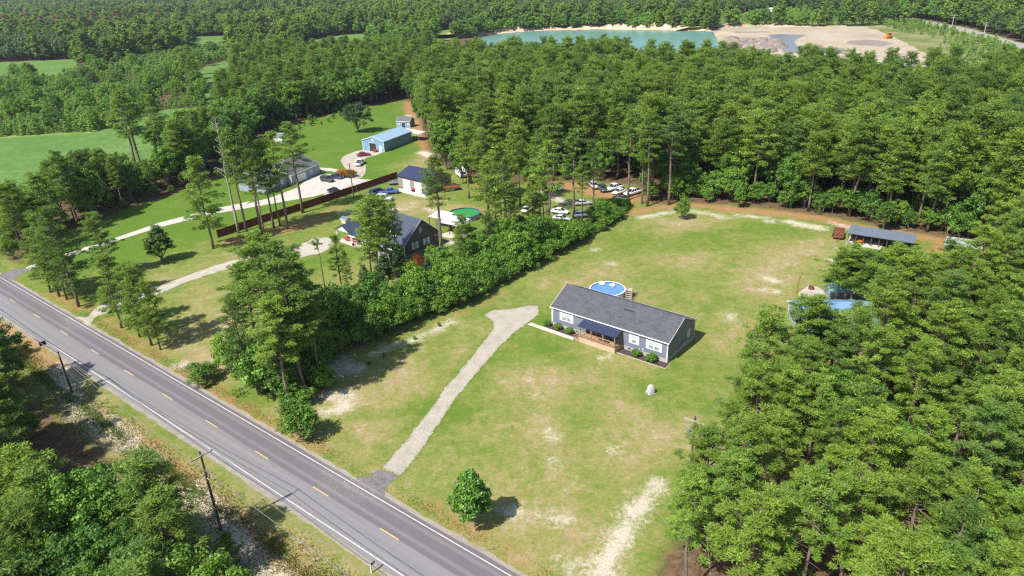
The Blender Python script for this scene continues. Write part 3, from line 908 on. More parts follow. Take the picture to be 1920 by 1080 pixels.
fr = FAR_ROAD
def ribbon(line, w):
    L, R = [], []
    for i in range(len(line)):
        d = line[min(i + 1, len(line) - 1)] - line[max(i - 1, 0)]
        d = d / np.linalg.norm(d); n = np.array([-d[1], d[0]])
        L.append(line[i] + n * w / 2); R.append(line[i] - n * w / 2)
    return L + R[::-1]
sheet('far_road', ribbon(FAR_ROAD, 9), .05, mat('old_asphalt', (.25, .24, .235), (.32, .30, .29), .1, .9))
sheet('far_road_verge', ribbon(FAR_ROAD, 14), .04, mat('verge', (.30, .27, .18), (.16, .2, .06), .1, .95))
sheet('pit_track', ribbon(gp([(1640, 50), (1676, 47.5), (1723, 43), (1745, 44)]), 6), .055, M_SANDP)
# crumbling sand bank round the far shore
rngb = np.random.default_rng(3)
shore = gp([(868, 72), (880, 69), (905, 67.5), (940, 63), (985, 59), (1040, 57), (1120, 55), (1200, 56), (1270, 57.5), (1335, 59), (1345, 50.5), (1500, 50.5), (1600, 50)])
bk = MB()
pts = []
for a, b in zip(shore[:-1], shore[1:]):
    n = max(2, int(np.linalg.norm(b - a) / 5))
    for j in range(n): pts.append(a + (b - a) * j / n)
pts = np.array(pts)
rows = []
for i, p in enumerate(pts):
    d = pts[min(i + 1, len(pts) - 1)] - pts[max(i - 1, 0)]; d /= np.linalg.norm(d)
    n = np.array([-d[1], d[0]])
    if n[1] < 0: n = -n
    hh = 4.2 + 1.6 * math.sin(i * .23) + rngb.uniform(-.7, .7)
    if i > len(pts) * .68: hh *= .35
    prof = [(0, 0), (3 + rngb.uniform(-2, 2), hh * .35), (6 + rngb.uniform(-2, 2), hh * .8), (10 + rngb.uniform(-1, 1), hh), (22, hh * .9), (34, -.1)]
    rows.append([(p[0] + n[0] * o_, p[1] + n[1] * o_, z_) for o_, z_ in prof])
k = len(rows[0])
bk.v = [v for r in rows for v in r]
for i in range(len(rows) - 1):
    for j in range(k - 1):
        a = i * k + j
        bk.f.append((a, a + k, a + k + 1, a + 1))
T = NT('sand_cliff')
n1 = T.noise(T.pos(), .12, 6, .75, .5)
sz = T.n('ShaderNodeSeparateXYZ'); T.l(T.pos(), sz.inputs[0])
cc = T.mix(T.ramp(n1, .3, .7), (.38, .26, .155), (.60, .50, .38))
nz = T.n('ShaderNodeSeparateXYZ'); T.l(T.n('ShaderNodeNewGeometry').outputs['Normal'], nz.inputs[0])
cc = T.mix(T.math('MULTIPLY', T.ramp(nz.outputs[2], .93, .99), T.ramp(T.noise(T.pos(), .05, 4), .42, .55)), cc, (.17, .22, .06))
ob = bk.build('sand_bank', T.out(cc, .95, .1, n1, .6, .5))
tag(ob, kind='structure')
# spoil mounds in the pit
mb_ = MB(); rg = random.Random(8)
for i in range(46):
    p = at(*c13(rg.uniform(270, 560), rg.uniform(222, 292)))
    mb_.blob((p[0], p[1], 0), rg.uniform(3, 8), rg.uniform(3, 8), rg.uniform(1, 3.0), 9, 4, .15, rg, True)
tag(mb_.build('spoil_mounds', M_DARKS, smooth=True), kind='stuff', label='low grey brown spoil mounds in the sand pit beside the pond', cat='spoil mounds')
# ------------------------------------------------------------------ building materials
M_SIDE = mat('blue_grey_siding', (.185, .205, .275), (.165, .185, .25), .5, .7, stripes=(2, .2, .8))
M_TRIM = mat('white_trim', (.78, .78, .77), (.7, .7, .7), 2, .6)
M_SHUT = mat('white_shutter', (.82, .82, .80), (.75, .75, .73), 2, .6)
M_FOUND = mat('foundation_block', (.42, .40, .38), (.33, .31, .30), 2, .9)
def shingle(name, a, b):
    T = NT(name)
    co = T.coord()
    br = T.n('ShaderNodeTexBrick'); T.l(T.scale(co, (1, 1, 1)), br.inputs[0])
    br.inputs['Scale'].default_value = 1.0; br.inputs['Brick Width'].default_value = .45; br.inputs['Row Height'].default_value = .18
    br.inputs['Color1'].default_value = (*a, 1); br.inputs['Color2'].default_value = (*b, 1); br.inputs['Mortar'].default_value = (*[x * .6 for x in a], 1)
    br.inputs['Mortar Size'].default_value = .012
    n = T.noise(co, .8, 5)
    c = T.mix(T.ramp(n, .3, .7, 0, .35), br.outputs[0], tuple(x * 1.35 for x in b))
    return T.out(c, .9, .25, T.noise(co, 20, 3), .3, .02)
M_SHING = shingle('grey_shingles', (.062, .064, .076), (.092, .095, .108))
M_SHING2 = shingle('charcoal_shingles', (.09, .09, .10), (.13, .13, .14))
def metal_roof(name, c, per=.5):
    T = NT(name)
    co = T.coord(); s = T.n('ShaderNodeSeparateXYZ'); T.l(co, s.inputs[0])
    fr = T.math('FRACT', T.math('DIVIDE', s.outputs[0], per))
    rib = T.ramp(T.math('ABSOLUTE', T.math('SUBTRACT', fr, .5)), .40, .5, 0, 1)
    col = T.mix(T.math('MULTIPLY', rib, .5), c, tuple(min(1, x * 1.4 + .02) for x in c))
    col = T.mix(T.ramp(T.noise(co, .6, 5), .35, .7, 0, .4), col, tuple(x * .75 for x in c))
    return T.out(col, .38, .5, rib, .6, .04, .25)
M_NAVYROOF = metal_roof('navy_metal_roof', (.040, .052, .105))
M_BLUEROOF = metal_roof('pale_blue_metal_roof', (.34, .48, .64))
M_BLUEROOF2 = metal_roof('blue_metal_roof', (.20, .36, .66))
M_TEALROOF = metal_roof('teal_metal_roof', (.16, .42, .42))
M_GREYROOF = metal_roof('grey_metal_roof', (.17, .21, .27))
M_WHITEROOF = metal_roof('white_metal_roof', (.72, .70, .66))
M_NAVYROOF2 = metal_roof('dark_blue_metal_roof', (.060, .075, .105))
M_GLASS = None
T = NT('window_glass')
M_GLASS = T.out(T.mix(T.ramp(T.noise(T.coord(), 3, 2), .3, .7), (.16, .20, .22), (.30, .35, .36)), .08, .6)
M_DGLASS = NT('dark_glass').out((.02, .022, .026), .07, .7)
M_BLIND = mat('pale_blinds', (.50, .54, .52), (.42, .46, .45), 8, .6, stripes=(2, .08, .8))
M_DECK = mat('deck_boards', (.46, .27, .155), (.36, .205, .115), 1.5, .8, stripes=(0, .14, .5))
M_DECKV = mat('deck_skirt_boards', (.56, .42, .30), (.46, .33, .23), 1.2, .8, stripes=(0, .15, .6))
M_WOOD = mat('weathered_timber', (.36, .235, .15), (.27, .175, .11), 2, .85)
M_WOODD = mat('dark_timber', (.11, .085, .07), (.07, .055, .045), 2, .85)
M_POLE = mat('pole_timber', (.13, .095, .07), (.08, .06, .045), 2, .9)
M_PALEW = mat('bleached_timber', (.44, .40, .35), (.35, .31, .27), 2, .85)
M_MULCH = mat('dark_mulch', (.045, .03, .03), (.085, .06, .055), 6, .95, bump=.5)
M_BRICKW = mat('brick_edging', (.44, .36, .31), (.34, .27, .23), 4, .9)
M_WHITE = mat('white_paint', (.80, .80, .79), (.72, .72, .71), 1, .5)
M_TAN = mat('tan_metal_siding', (.30, .26, .225), (.26, .23, .20), .6, .6, stripes=(0, .45, .8))
M_TANH = mat('taupe_siding', (.17, .145, .135), (.14, .12, .11), .6, .8, stripes=(2, .2, .8))
M_BARN = mat('blue_metal_siding', (.20, .34, .50), (.17, .30, .45), .6, .5, stripes=(1, .4, .85))
M_GREYS = mat('light_blue_grey_siding', (.33, .37, .44), (.28, .32, .39), .6, .7, stripes=(2, .2, .8))
M_REDF = mat('red_brown_fence_boards', (.175, .048, .028), (.12, .035, .022), 1, .85, stripes=(0, .15, .55))
M_BLACK = mat('black_metal', (.02, .02, .022), (.035, .035, .035), 2, .5)
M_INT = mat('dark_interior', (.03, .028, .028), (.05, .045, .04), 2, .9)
M_GREYM = mat('galvanised_steel', (.42, .43, .44), (.33, .34, .35), 2, .45, .5, .6)
M_RED = mat('red_paint', (.42, .035, .03), (.32, .03, .025), 2, .4, .5)
M_RUST = mat('rust', (.21, .075, .04), (.12, .05, .035), 3, .9)
M_BRICK = mat('red_brick', (.30, .11, .075), (.22, .085, .06), 3, .9)

def frame_of(px, z=0.0): return at(*px, z)

def fbox(b, face, u0, u1, z0, z1, d0, d1, L, Wd):
    """box on a wall face: u along the wall, d outward"""
    if face == 'front': b.box(u0, u1, -d1, -d0, z0, z1)
    elif face == 'back': b.box(u0, u1, Wd + d0, Wd + d1, z0, z1)
    elif face == 'right': b.box(L + d0, L + d1, u0, u1, z0, z1)
    else: b.box(-d1, -d0, u0, u1, z0, z1)

def window(root, face, u, z, w, h, L, Wd, panes=1, shutters=False, blinds=True):
    fr = MB()
    t = .09
    fbox(fr, face, u - w / 2, u + w / 2, z + h - t, z + h, .01, .07, L, Wd)
    fbox(fr, face, u - w / 2, u + w / 2, z, z + t, .01, .07, L, Wd)
    fbox(fr, face, u - w / 2, u - w / 2 + t, z + t, z + h - t, .01, .07, L, Wd)
    fbox(fr, face, u + w / 2 - t, u + w / 2, z + t, z + h - t, .01, .07, L, Wd)
    for k in range(1, panes):
        x = u - w / 2 + w * k / panes
        fbox(fr, face, x - .08, x + .08, z + t, z + h - t, .01, .07, L, Wd)
    fbox(fr, face, u - w / 2 + t, u + w / 2 - t, z + h * .48, z + h * .52, .01, .06, L, Wd)
    f = fr.build('window', M_TRIM, root)
    g = MB()
    fbox(g, face, u - w / 2 + t * .5, u + w / 2 - t * .5, z + t * .5, z + h * .5, .005, .025, L, Wd)
    g.build('pane', M_GLASS, f)
    g = MB()
    fbox(g, face, u - w / 2 + t * .5, u + w / 2 - t * .5, z + h * .5, z + h - t * .5, .005, .025, L, Wd)
    g.build('pane', M_BLIND if blinds else M_GLASS, f)
    if shutters:
        for sgn in (-1, 1):
            s = MB()
            a = u + sgn * (w / 2 + .03)
            fbox(s, face, min(a, a + sgn * .42), max(a, a + sgn * .42), z - .03, z + h + .03, .01, .05, L, Wd)
            s.build('shutter', M_SHUT, root)
    return f

def door(root, face, u, w, h, z, L, Wd, material=None, name='door', proud=.05):
    fr = MB()
    fbox(fr, face, u - w / 2 - .09, u + w / 2 + .09, z + h, z + h + .1, .01, proud + .02, L, Wd)
    for sgn in (-1, 1):
        a = u + sgn * (w / 2 + .045)
        fbox(fr, face, a - .045, a + .045, z, z + h, .01, proud + .02, L, Wd)
    b = MB()
    fbox(b, face, u - w / 2, u + w / 2, z, z + h, .005, proud, L, Wd)
    d = b.build(name, material or M_WHITE, root)
    fr.build('door_frame', M_TRIM, d)
    return d

def gable(root, L, Wd, eave, ridge, mwall, mroof, ov=.3, found=0.0, trim=True, thick=.14, mtrim=None, corner=True):
    """walls as a pentagonal prism along x, roof as two slabs"""
    w = MB()
    w.prism([(0, found), (Wd, found), (Wd, eave - .03), (Wd / 2, ridge - .03), (0, eave - .03)], 0, L, axis='x')
    w.build('wall', mwall, root)
    if found:
        b = MB(); b.box(.03, L - .03, .03, Wd - .03, -.2, found)
        b.build('foundation', M_FOUND, root)
    sl = (ridge - eave) / (Wd / 2)
    r = MB()
    for sgn in (-1, 1):
        y0 = Wd / 2; y1 = Wd / 2 + sgn * (Wd / 2 + ov)
        z1 = eave - sl * ov
        a, b_ = (y1, y0) if sgn < 0 else (y0, y1)
        za, zb = (z1, ridge) if sgn < 0 else (ridge, z1)
        x0, x1 = -ov, L + ov
        r.hexa([(x0, a, za), (x1, a, za), (x1, b_, zb), (x0, b_, zb)], [(x0, a, za + thick), (x1, a, za + thick), (x1, b_, zb + thick), (x0, b_, zb + thick)])
    rf = r.build('roof', mroof, root)
    cp = MB()
    cp.prism([(Wd / 2 - .22, ridge + thick - .22 * sl + .012), (Wd / 2, ridge + thick + .03), (Wd / 2 + .22, ridge + thick - .22 * sl + .012), (Wd / 2, ridge + thick - .02)], -ov - .01, L + ov + .01, axis='x')
    cp.build('ridge_cap', mroof, rf)
    if trim:
        t = MB()
        mt = mtrim or M_TRIM
        for y in (-ov, Wd + ov):
            z = eave - sl * ov
            yy = (y - .06, y - .005) if y < 0 else (y + .005, y + .06)
            t.box(-ov, L + ov, yy[0], yy[1], z - .04, z + thick - .01)
        for x in (-ov - .045, L + ov + .005):
            for sgn in (-1, 1):
                y1 = Wd / 2 + sgn * (Wd / 2 + ov); z1 = eave - sl * ov
                ya, yb = (y1, Wd / 2) if sgn < 0 else (Wd / 2, y1)
                za, zb = (z1, ridge) if sgn < 0 else (ridge, z1)
                t.hexa([(x, ya, za - .03), (x + .04, ya, za - .03), (x + .04, yb, zb - .03), (x, yb, zb - .03)], [(x, ya, za + thick - .01), (x + .04, ya, za + thick - .01), (x + .04, yb, zb + thick - .01), (x, yb, zb + thick - .01)])
        t.build('eave_trim', mt, rf)
        if corner:
            for x in (-.02, L - .13):
                for y in (-.02, Wd - .13):
                    c = MB(); c.box(x, x + .15, y, y + .15, found, eave - .06)
                    c.build('corner_board', mt, root)
    return rf

# ------------------------------------------------------------------ the main house
HA = -0.69944
house = thing('manufactured_house', 'long blue grey house with grey shingle roof and covered timber porch', 'house', (6.839, 108.99, 0), HA)
HL, HW = 22.157, 9.42
rf = gable(house, HL, HW, 3.72, 6.0, M_SIDE, M_SHING, ov=.28, found=.75)
v = MB()
for i, (a, b) in enumerate(((12.4, 13.3), (13.35, 14.3))):
    y = 3.15; z = 3.72 + (6.0 - 3.72) / (HW / 2) * y + .14
    v.hexa([(a, y - .09, z - .02), (b, y - .09, z - .02), (b, y + .09, z + .06), (a, y + .09, z + .06)], [(a, y - .09, z + .03), (b, y - .09, z + .03), (b, y + .09, z + .12), (a, y + .09, z + .12)])
v.build('roof_vent', M_BLACK, rf)
window(house, 'front', 3.02, 1.62, 1.9, 1.48, HL, HW, 2, True)
window(house, 'front', 16.22, 1.56, .95, 1.48, HL, HW, 1, True)
window(house, 'front', 19.8, 1.56, 1.9, 1.48, HL, HW, 2, True)
window(house, 'right', 7.2, 1.6, .85, 1.3, HL, HW, 1)
window(house, 'back', 5, 1.6, .9, 1.3, HL, HW, 1)
door(house, 'front', 9.6, .95, 2.1, .78, HL, HW, mat('front_door', (.30, .09, .06), None, 2, .5))
window(house, 'front', 11.8, 1.5, .9, 1.3, HL, HW, 1)
for u in (1.2, 5.2, 15.4, 17.6, 20.6):
    b = MB(); b.box(u - .22, u + .22, -.035, .02, .3, .52); b.build('crawl_vent', M_INT, house)
b = MB(); b.box(HL + .01, HL + .28, 4.9, 5.3, 1.0, 1.55); b.build('meter_box', M_GREYM, house)
b = MB(); b.box(HL + .01, HL + .2, 5.8, 5.98, 1.1, 1.5); b.build('meter_box', M_GREYM, house)
b = MB(); b.tube([(-.34, -.36, 3.5), (-.08, -.1, 3.2), (-.08, -.08, .3)], .05, 6); b.build('downspout', M_TRIM, house)
b = MB(); b.tube([(HL + .2, -.36, 3.5), (HL + .06, -.1, 3.2), (HL + .06, -.08, .3)], .05, 6)
b.build('downspout', M_TRIM, house)
b = MB(); b.cyl((17.3, -.12), .06, .9, 1.15, 8); b.build('utility_fitting', M_WHITE, house)
b = MB(); b.box(17.8, 17.95, -.06, 0.0, .95, 1.2); b.build('utility_fitting', M_WHITE, house)
# porch
PX0, PX1, PY = 7.15, 14.0, -2.25
dz = .95
b = MB(); b.box(PX0, PX1, PY, -.03, dz - .06, dz); b.build('porch_deck', M_DECK, house)
b = MB(); b.box(PX0 + .02, PX1 - .02, PY + .0, PY + .05, 0, dz - .06); b.box(PX1 - .05, PX1, PY + .05, -.03, 0, dz - .06); b.box(PX0, PX0 + .05, PY + .05, -.03, 0, dz - .06)
b.build('porch_skirt', M_DECKV, house)
for i, x in enumerate((PX0 + .08, PX0 + 2.3, PX0 + 4.6, PX1 - .08)):
    b = MB(); b.box(x - .07, x + .07, PY + .0, PY + .14, dz + .005, 2.96); b.build('porch_post', M_WOOD, house)
for y in (-.2,):
    for x in (PX0 + .08, PX1 - .08):
        b = MB(); b.box(x - .07, x + .07, y - .07, y + .07, dz + .005, 3.2); b.build('porch_post', M_WOOD, house)
b = MB()
for z in (dz + .9, dz + .5, dz + .18):
    b.box(PX0 + .16, PX1 - .16, PY + .03, PY + .09, z, z + .09)
    b.box(PX1 - .11, PX1 - .05, PY + .16, -.28, z, z + .09)
b.box(PX0 + .1, PX1 - .02, PY - .02, PY + .13, dz + .99, dz + 1.04)
b.box(PX1 - .15, PX1 - .01, PY + .14, -.28, dz + .992, dz + 1.042)
b.build('porch_railing', M_WOOD, house)
b = MB()
b.hexa([(PX0 - .3, PY - .1, 2.92), (PX1 + .15, PY - .1, 2.92), (PX1 + .15, -.06, 3.40), (PX0 - .3, -.06, 3.40)], [(PX0 - .3, PY - .1, 2.99), (PX1 + .15, PY - .1, 2.99), (PX1 + .15, -.06, 3.47), (PX0 - .3, -.06, 3.47)])
b.build('porch_roof', M_NAVYROOF, house)
b = MB()
for k in range(3):
    b.box(PX0 - .32 - .3 * k, PX0 - .02 - .3 * k, PY + .1, PY + 1.35, 0.0, dz - .22 * (k + 1))
b.build('porch_steps', M_DECK, house)
b = MB()
for y in (PY + .05, PY + 1.4):
    b.box(PX0 - 1.15, PX0 - 1.05, y - .05, y + .05, 0, 1.0)
    b.hexa([(PX0 - 1.1, y - .04, .85), (PX0 + .02, y - .04, 1.75), (PX0 + .02, y + .04, 1.75), (PX0 - 1.1, y + .04, .85)], [(PX0 - 1.1, y - .04, .97), (PX0 + .02, y - .04, 1.87), (PX0 + .02, y + .04, 1.87), (PX0 - 1.1, y + .04, .97)])
    b.hexa([(PX0 - 1.1, y - .04, .45), (PX0 + .02, y - .04, 1.3), (PX0 + .02, y + .04, 1.3), (PX0 - 1.1, y + .04, .45)], [(PX0 - 1.1, y - .04, .55), (PX0 + .02, y - .04, 1.4), (PX0 + .02, y + .04, 1.4), (PX0 - 1.1, y + .04, .55)])
b.build('step_rail', M_WOOD, house)

def local(root_loc, ang, x, y, z=0.0):
    c, s = math.cos(ang), math.sin(ang)
    return (root_loc[0] + c * x - s * y, root_loc[1] + s * x + c * y, z)
HO = (6.839, 108.99)
def HLC(x, y, z=0.0): return local(HO, HA, x, y, z)
# porch furniture
bench = thing('bench', 'low brown timber bench under the navy porch roof of the long house', 'bench', HLC(11.4, -1.5, dz + .004), HA)
b = MB(); b.box(-.9, .9, -.22, .22, .40, .46); b.build('seat', M_WOODD, bench)
b = MB(); b.box(-.9, .9, .2, .26, .55, .9); b.build('backrest', M_WOODD, bench)
for x in (-.8, .8):
    for y in (-.17, .21): b = MB(); b.box(x - .04, x + .04, y - .04, y + .04, 0, .4); b.build('leg', M_WOODD, bench)
# mulch beds, edging and path
def hsheet(name, pts, z, m): return sheet(name, [HLC(*p)[:2] for p in pts], z, m)
hsheet('mulch_bed', [(-1.3, -1.2), (5.9, -1.45), (7.1, -1.45), (7.1, 0), (-.1, 0), (-.1, .9), (-1.0, .9)], .02, M_MULCH)
hsheet('mulch_bed', [(14.02, -1.65), (22.7, -1.65), (22.7, -.05), (22.2, 0), (14.02, 0)], .02, M_MULCH)
hsheet('garden_walk', [(-3.9, -2.35), (5.95, -2.45), (5.95, -1.47), (-3.7, -1.35)], .026, M_BRICKW and mat('paver_walk', (.58, .50, .43), (.47, .40, .35), 1.5, .9, stripes=(0, .6, .7)))
ed = thing('bed_edging', None, None, (*HO, 0), HA); tag(ed, kind='structure')
b = MB(); b.box(14.1, 22.82, -1.77, -1.652, 0, .09); b.box(22.705, 22.82, -1.65, -.1, 0, .09); b.build('edging', M_BRICKW, ed)
for (x, y, s, lab) in ((-.68, -.55, 1.0, 'round clipped green bush at the left corner of the long house'), (1.6, -.68, 1.05, 'round clipped bush below the left front window'),
                       (4.15, -.72, 1.0, 'round clipped bush next to the porch steps'), (17.1, -.95, 1.12, 'round clipped bush between porch and right corner, beside the porch'),
                       (19.95, -1.0, 1.3, 'largest clipped bush, in front of the right double window')):
    p = HLC(x, y)
    o = place('clipped', 'clipped_bush', p[0], p[1], 1.25 * s, lab, 'bush', 'clipped bushes in front of the house', var=0)
    o.scale = (s, s, s * .95)

# above-ground pool behind the house
def pool(name, label, c, R, hgt, mwater, mwall, mrim, posts=14):
    o = thing(name, label, 'pool', (c[0], c[1], 0), .3)
    b = MB(); b.ring((0, 0), R - .04, R, 0, hgt - .04, 40); b.build('pool_wall', mwall, o)
    b = MB(); b.ring((0, 0), R - .12, R + .12, hgt - .04, hgt + .03, 40); b.build('rim', mrim, o)
    b = MB(); b.ring((0, 0), R - .06, R - .045, .05, hgt - .045, 40); b.build('liner', mwater[1], o)
    b = MB(); b.cyl((0, 0), R - .065, .05, hgt - .22, 40); b.build('water', mwater[0], o)
    b = MB()
    for k in range(posts):
        q = 2 * math.pi * k / posts
        b = MB(); b.cyl((math.cos(q) * (R + .05), math.sin(q) * (R + .05)), .05, 0, hgt - .045, 6)
        b.build('post', mrim, o)
    return o
def water(name, a, b_):
    T = NT(name)
    n = T.noise(T.coord(), 1.6, 4)
    return T.out(T.mix(T.ramp(n, .3, .7), a, b_), .06, .5, T.noise(T.coord(), 3, 3), .15, .05)
W_BLUE = (water('blue_pool_water', (.09, .20, .62), (.13, .27, .72)), mat('dark_blue_liner', (.03, .06, .2), (.04, .08, .28), 3, .5))
W_GREEN = (water('green_pool_water', (.03, .22, .055), (.045, .30, .08)), mat('blue_liner', (.03, .09, .13), (.04, .1, .16), 3, .5))
pc = gp([(1141, 543.5)])[0]
pc = at(1139, 541.5, 1.2)[:2]
pool('round_pool', 'round above ground pool with blue water and white rim behind the long house', pc, 3.3, 1.25, W_BLUE, M_WHITE, M_WHITE)
for (px, lab, m_, rr) in (((1149, 536.5), 'white ring float on the blue pool water, right of the pale blue one', M_WHITE, .5), ((1129, 533.5), 'pale blue inflatable float near the far rim of the blue pool', mat('pale_blue_vinyl', (.45, .6, .72), (.6, .7, .8), 4, .4), .6)):
    p = at(*px, 1.05)
    o = thing('pool_float', lab, 'pool float', (p[0], p[1], 1.04))
    b = MB(); b.blob((0, 0, .16), rr, rr * .85, .16, 14, 6); b.build('cushion', m_, o, True)
    b = MB(); b.tube([(math.cos(q) * rr, math.sin(q) * rr, .2) for q in np.linspace(.3, 2.9, 9)], .14, 6); b.build('rim', m_, o, True)
p = at(1177, 553.5)
q0 = HLC(4.7, 14.3)
lad = thing('pool_steps', 'timber deck with steps leaning against the right rim of the blue pool', 'pool steps', (pc[0] + math.cos(-.35) * 3.45, pc[1] + math.sin(-.35) * 3.45, 0), -.35 + .12)
b = MB(); b.box(0, 1.3, -.2, 1.1, 1.2, 1.28); b.build('platform', M_PALEW, lad)
for k in range(5):
    b = MB(); b.box(0.1, 1.2, -.5 - .3 * k, -.2 - .3 * k, .98 - .24 * k, 1.03 - .24 * k); b.build('step', M_PALEW, lad)
for x in (.05, 1.25):
    b = MB(); b.hexa([(x - .03, -1.9, 0), (x + .03, -1.9, 0), (x + .03, -.2, 1.05), (x - .03, -.2, 1.05)], [(x - .03, -1.9, .2), (x + .03, -1.9, .2), (x + .03, -.2, 1.25), (x - .03, -.2, 1.25)])
    b.hexa([(x - .03, -1.85, .85), (x + .03, -1.85, .85), (x + .03, -.2, 2.05), (x - .03, -.2, 2.05)], [(x - .03, -1.85, .95), (x + .03, -1.85, .95), (x + .03, -.2, 2.15), (x - .03, -.2, 2.15)])
    b.box(x - .04, x + .04, -1.85, -1.77, 0, .9); b.box(x - .04, x + .04, -.24, -.16, 0, 2.15); b.box(x - .04, x + .04, 1.02, 1.1, 0, 2.1); b.box(x - .02, x + .02, -.16, 1.02, 2.0, 2.08); b.box(x - .02, x + .02, -.16, 1.02, 1.65, 1.72)
    b.build('side_rail', M_WOOD, lad)
b = MB(); b.box(1.27, 1.3, -.15, 1.0, .05, 1.19); b.box(.08, 1.2, 1.06, 1.1, .05, 1.19); b.build('lattice_skirt', M_WOODD, lad)

# white well cover on the front lawn
p = at(1220, 737)
wc = thing('well_cover', 'small white rounded well cover standing alone on the front lawn', 'well cover', (p[0], p[1], 0), math.radians(15))
b = MB()
prof = [(1.0, 0), (.96, .35), (.88, .8), (.74, 1.25), (.5, 1.55), (.22, 1.68), (.02, 1.7)]
nn = 20
for r_, z_ in prof:
    for j in range(nn):
        q = 2 * math.pi * j / nn
        cx = math.copysign(abs(math.cos(q)) ** .6, math.cos(q)); cy = math.copysign(abs(math.sin(q)) ** .6, math.sin(q))
        b.v.append((cx * r_ * .78, cy * r_ * .62, z_))
for i in range(len(prof) - 1):
    for j in range(nn): b.f.append((i * nn + j, i * nn + (j + 1) % nn, (i + 1) * nn + (j + 1) % nn, (i + 1) * nn + j))
b.f.append(tuple((len(prof) - 1) * nn + j for j in range(nn)))
M_PLAST = mat('weathered_white_plastic', (.44, .45, .45), (.34, .35, .36), 1.5, .6)
wc.scale = (.8, .8, .86)
b.build('cover', M_PLAST, wc, True)
b = MB(); b.box(-.74, .74, -.6, .6, 0, .08); b.box(-.9, -.72, -.35, .35, .05, .5); b.build('base', M_PLAST, wc)

# ------------------------------------------------------------------ neighbour with the dark roof
NA = math.radians(-42)
nd = np.array([math.cos(NA), math.sin(NA)]); nn_ = np.array([-nd[1], nd[0]])
pk = at(789, 411, 7.5)[:2]
NLn, NWd = 15.5, 10.8
no = pk - nn_ * NWd / 2 - nd * (NLn + .2)
nb = thing('gabled_house', 'taupe house with dark blue metal roof and two dormers among the pines', 'house', (no[0], no[1], 0), NA)
rf = gable(nb, NLn, NWd, 3.0, 7.4, M_TANH, M_NAVYROOF2, ov=.35, found=.3)
for x in (5.2, 11.0):
    dm = MB()
    dm.box(x - .95, x + .95, .9, 3.6, 3.5, 5.3)
    dm.prism([(x - .95, 5.3), (x + .95, 5.3), (x, 6.1)], .9, 3.9, axis='y')
    d_ = dm.build('dormer', M_TRIM, nb)
    r = MB()
    for sg in (-1, 1):
        xs = sorted([x, x + sg * 1.25])
        za, zb = (5.08, 6.18) if sg < 0 else (6.18, 5.08)
        r.hexa([(xs[0], .6, za), (xs[1], .6, zb), (xs[1], 4.6, zb), (xs[0], 4.6, za)], [(xs[0], .6, za + .09), (xs[1], .6, zb + .09), (xs[1], 4.6, zb + .09), (xs[0], 4.6, za + .09)])
    r.build('dormer_roof', M_NAVYROOF2, d_)
    g = MB(); g.box(x - .5, x + .5, .86, .9, 4.1, 5.15); g.build('pane', M_DGLASS, d_)
window(nb, 'right', 3.2, 1.2, 1.0, 1.5, NLn, NWd, 1, True)
window(nb, 'right', 6.6, 1.2, 1.0, 1.5, NLn, NWd, 1, True)
window(nb, 'right', 5.1, 4.5, .8, 1.0, NLn, NWd, 1)
# front veranda on brick piers, carport gable to the left
b = MB(); b.box(0, NLn, -2.6, -.02, 0, .3); b.build('veranda_floor', M_CONC2, nb)
b = MB(); b.hexa([(-.3, -2.9, 2.75), (NLn + .3, -2.9, 2.75), (NLn + .3, -.36, 3.04), (-.3, -.36, 3.04)], [(-.3, -2.9, 2.85), (NLn + .3, -2.9, 2.85), (NLn + .3, -.36, 3.17), (-.3, -.36, 3.17)]); b.build('veranda_roof', M_NAVYROOF2, nb)
b = MB(); b.box(-.3, NLn + .3, -2.98, -2.91, 2.62, 2.88); b.build('fascia', M_TRIM, nb)
for x in (.4, 4.2, 8, 11.8, 15.1):
    b = MB(); b.box(x - .1, x + .1, -2.65, -2.45, .95, 2.74); o_ = b.build('veranda_post', M_TRIM, nb)
    b = MB(); b.box(x - .22, x + .22, -2.77, -2.33, 0.3, .95); b.build('brick_pier', M_BRICK, o_)
b = MB(); b.prism([(-6.3, 2.9), (-.6, 2.9), (-3.45, 4.4)], -2.2, 5, axis='y'); b.build('carport_gable', M_TRIM, nb)
r = MB()
for sg in (-1, 1):
    xs = sorted([-3.45, -3.45 + sg * 3.2]); za, zb = (2.75, 4.43) if sg < 0 else (4.43, 2.75)
    r.hexa([(xs[0], -2.6, za), (xs[1], -2.6, zb), (xs[1], 5.2, zb), (xs[0], 5.2, za)], [(xs[0], -2.6, za + .1), (xs[1], -2.6, zb + .1), (xs[1], 5.2, zb + .1), (xs[0], 5.2, za + .1)])
r.build('carport_roof', M_NAVYROOF2, nb)
for (x, y) in ((-6.1, -2.0), (-.8, -2.0), (-6.1, 4.8)):
    b = MB(); b.box(x - .1, x + .1, y - .1, y + .1, 0, 2.9); b.build('carport_post', M_TRIM, nb)
b = MB(); b.box(-6.4, -.1, -2.4, 5, 0, .06); b.build('carport_slab', M_CONC2, nb)

pc2 = at(870, 399.5, 1.2)[:2]
pool('above_ground_pool', 'round above ground pool of green water beside the white canopies', pc2, 4.0, 1.3, W_GREEN, mat('grey_pool_wall', (.42, .42, .42), (.33, .33, .34), 2, .6), mat('blue_rim', (.05, .12, .22), None, 2, .5))

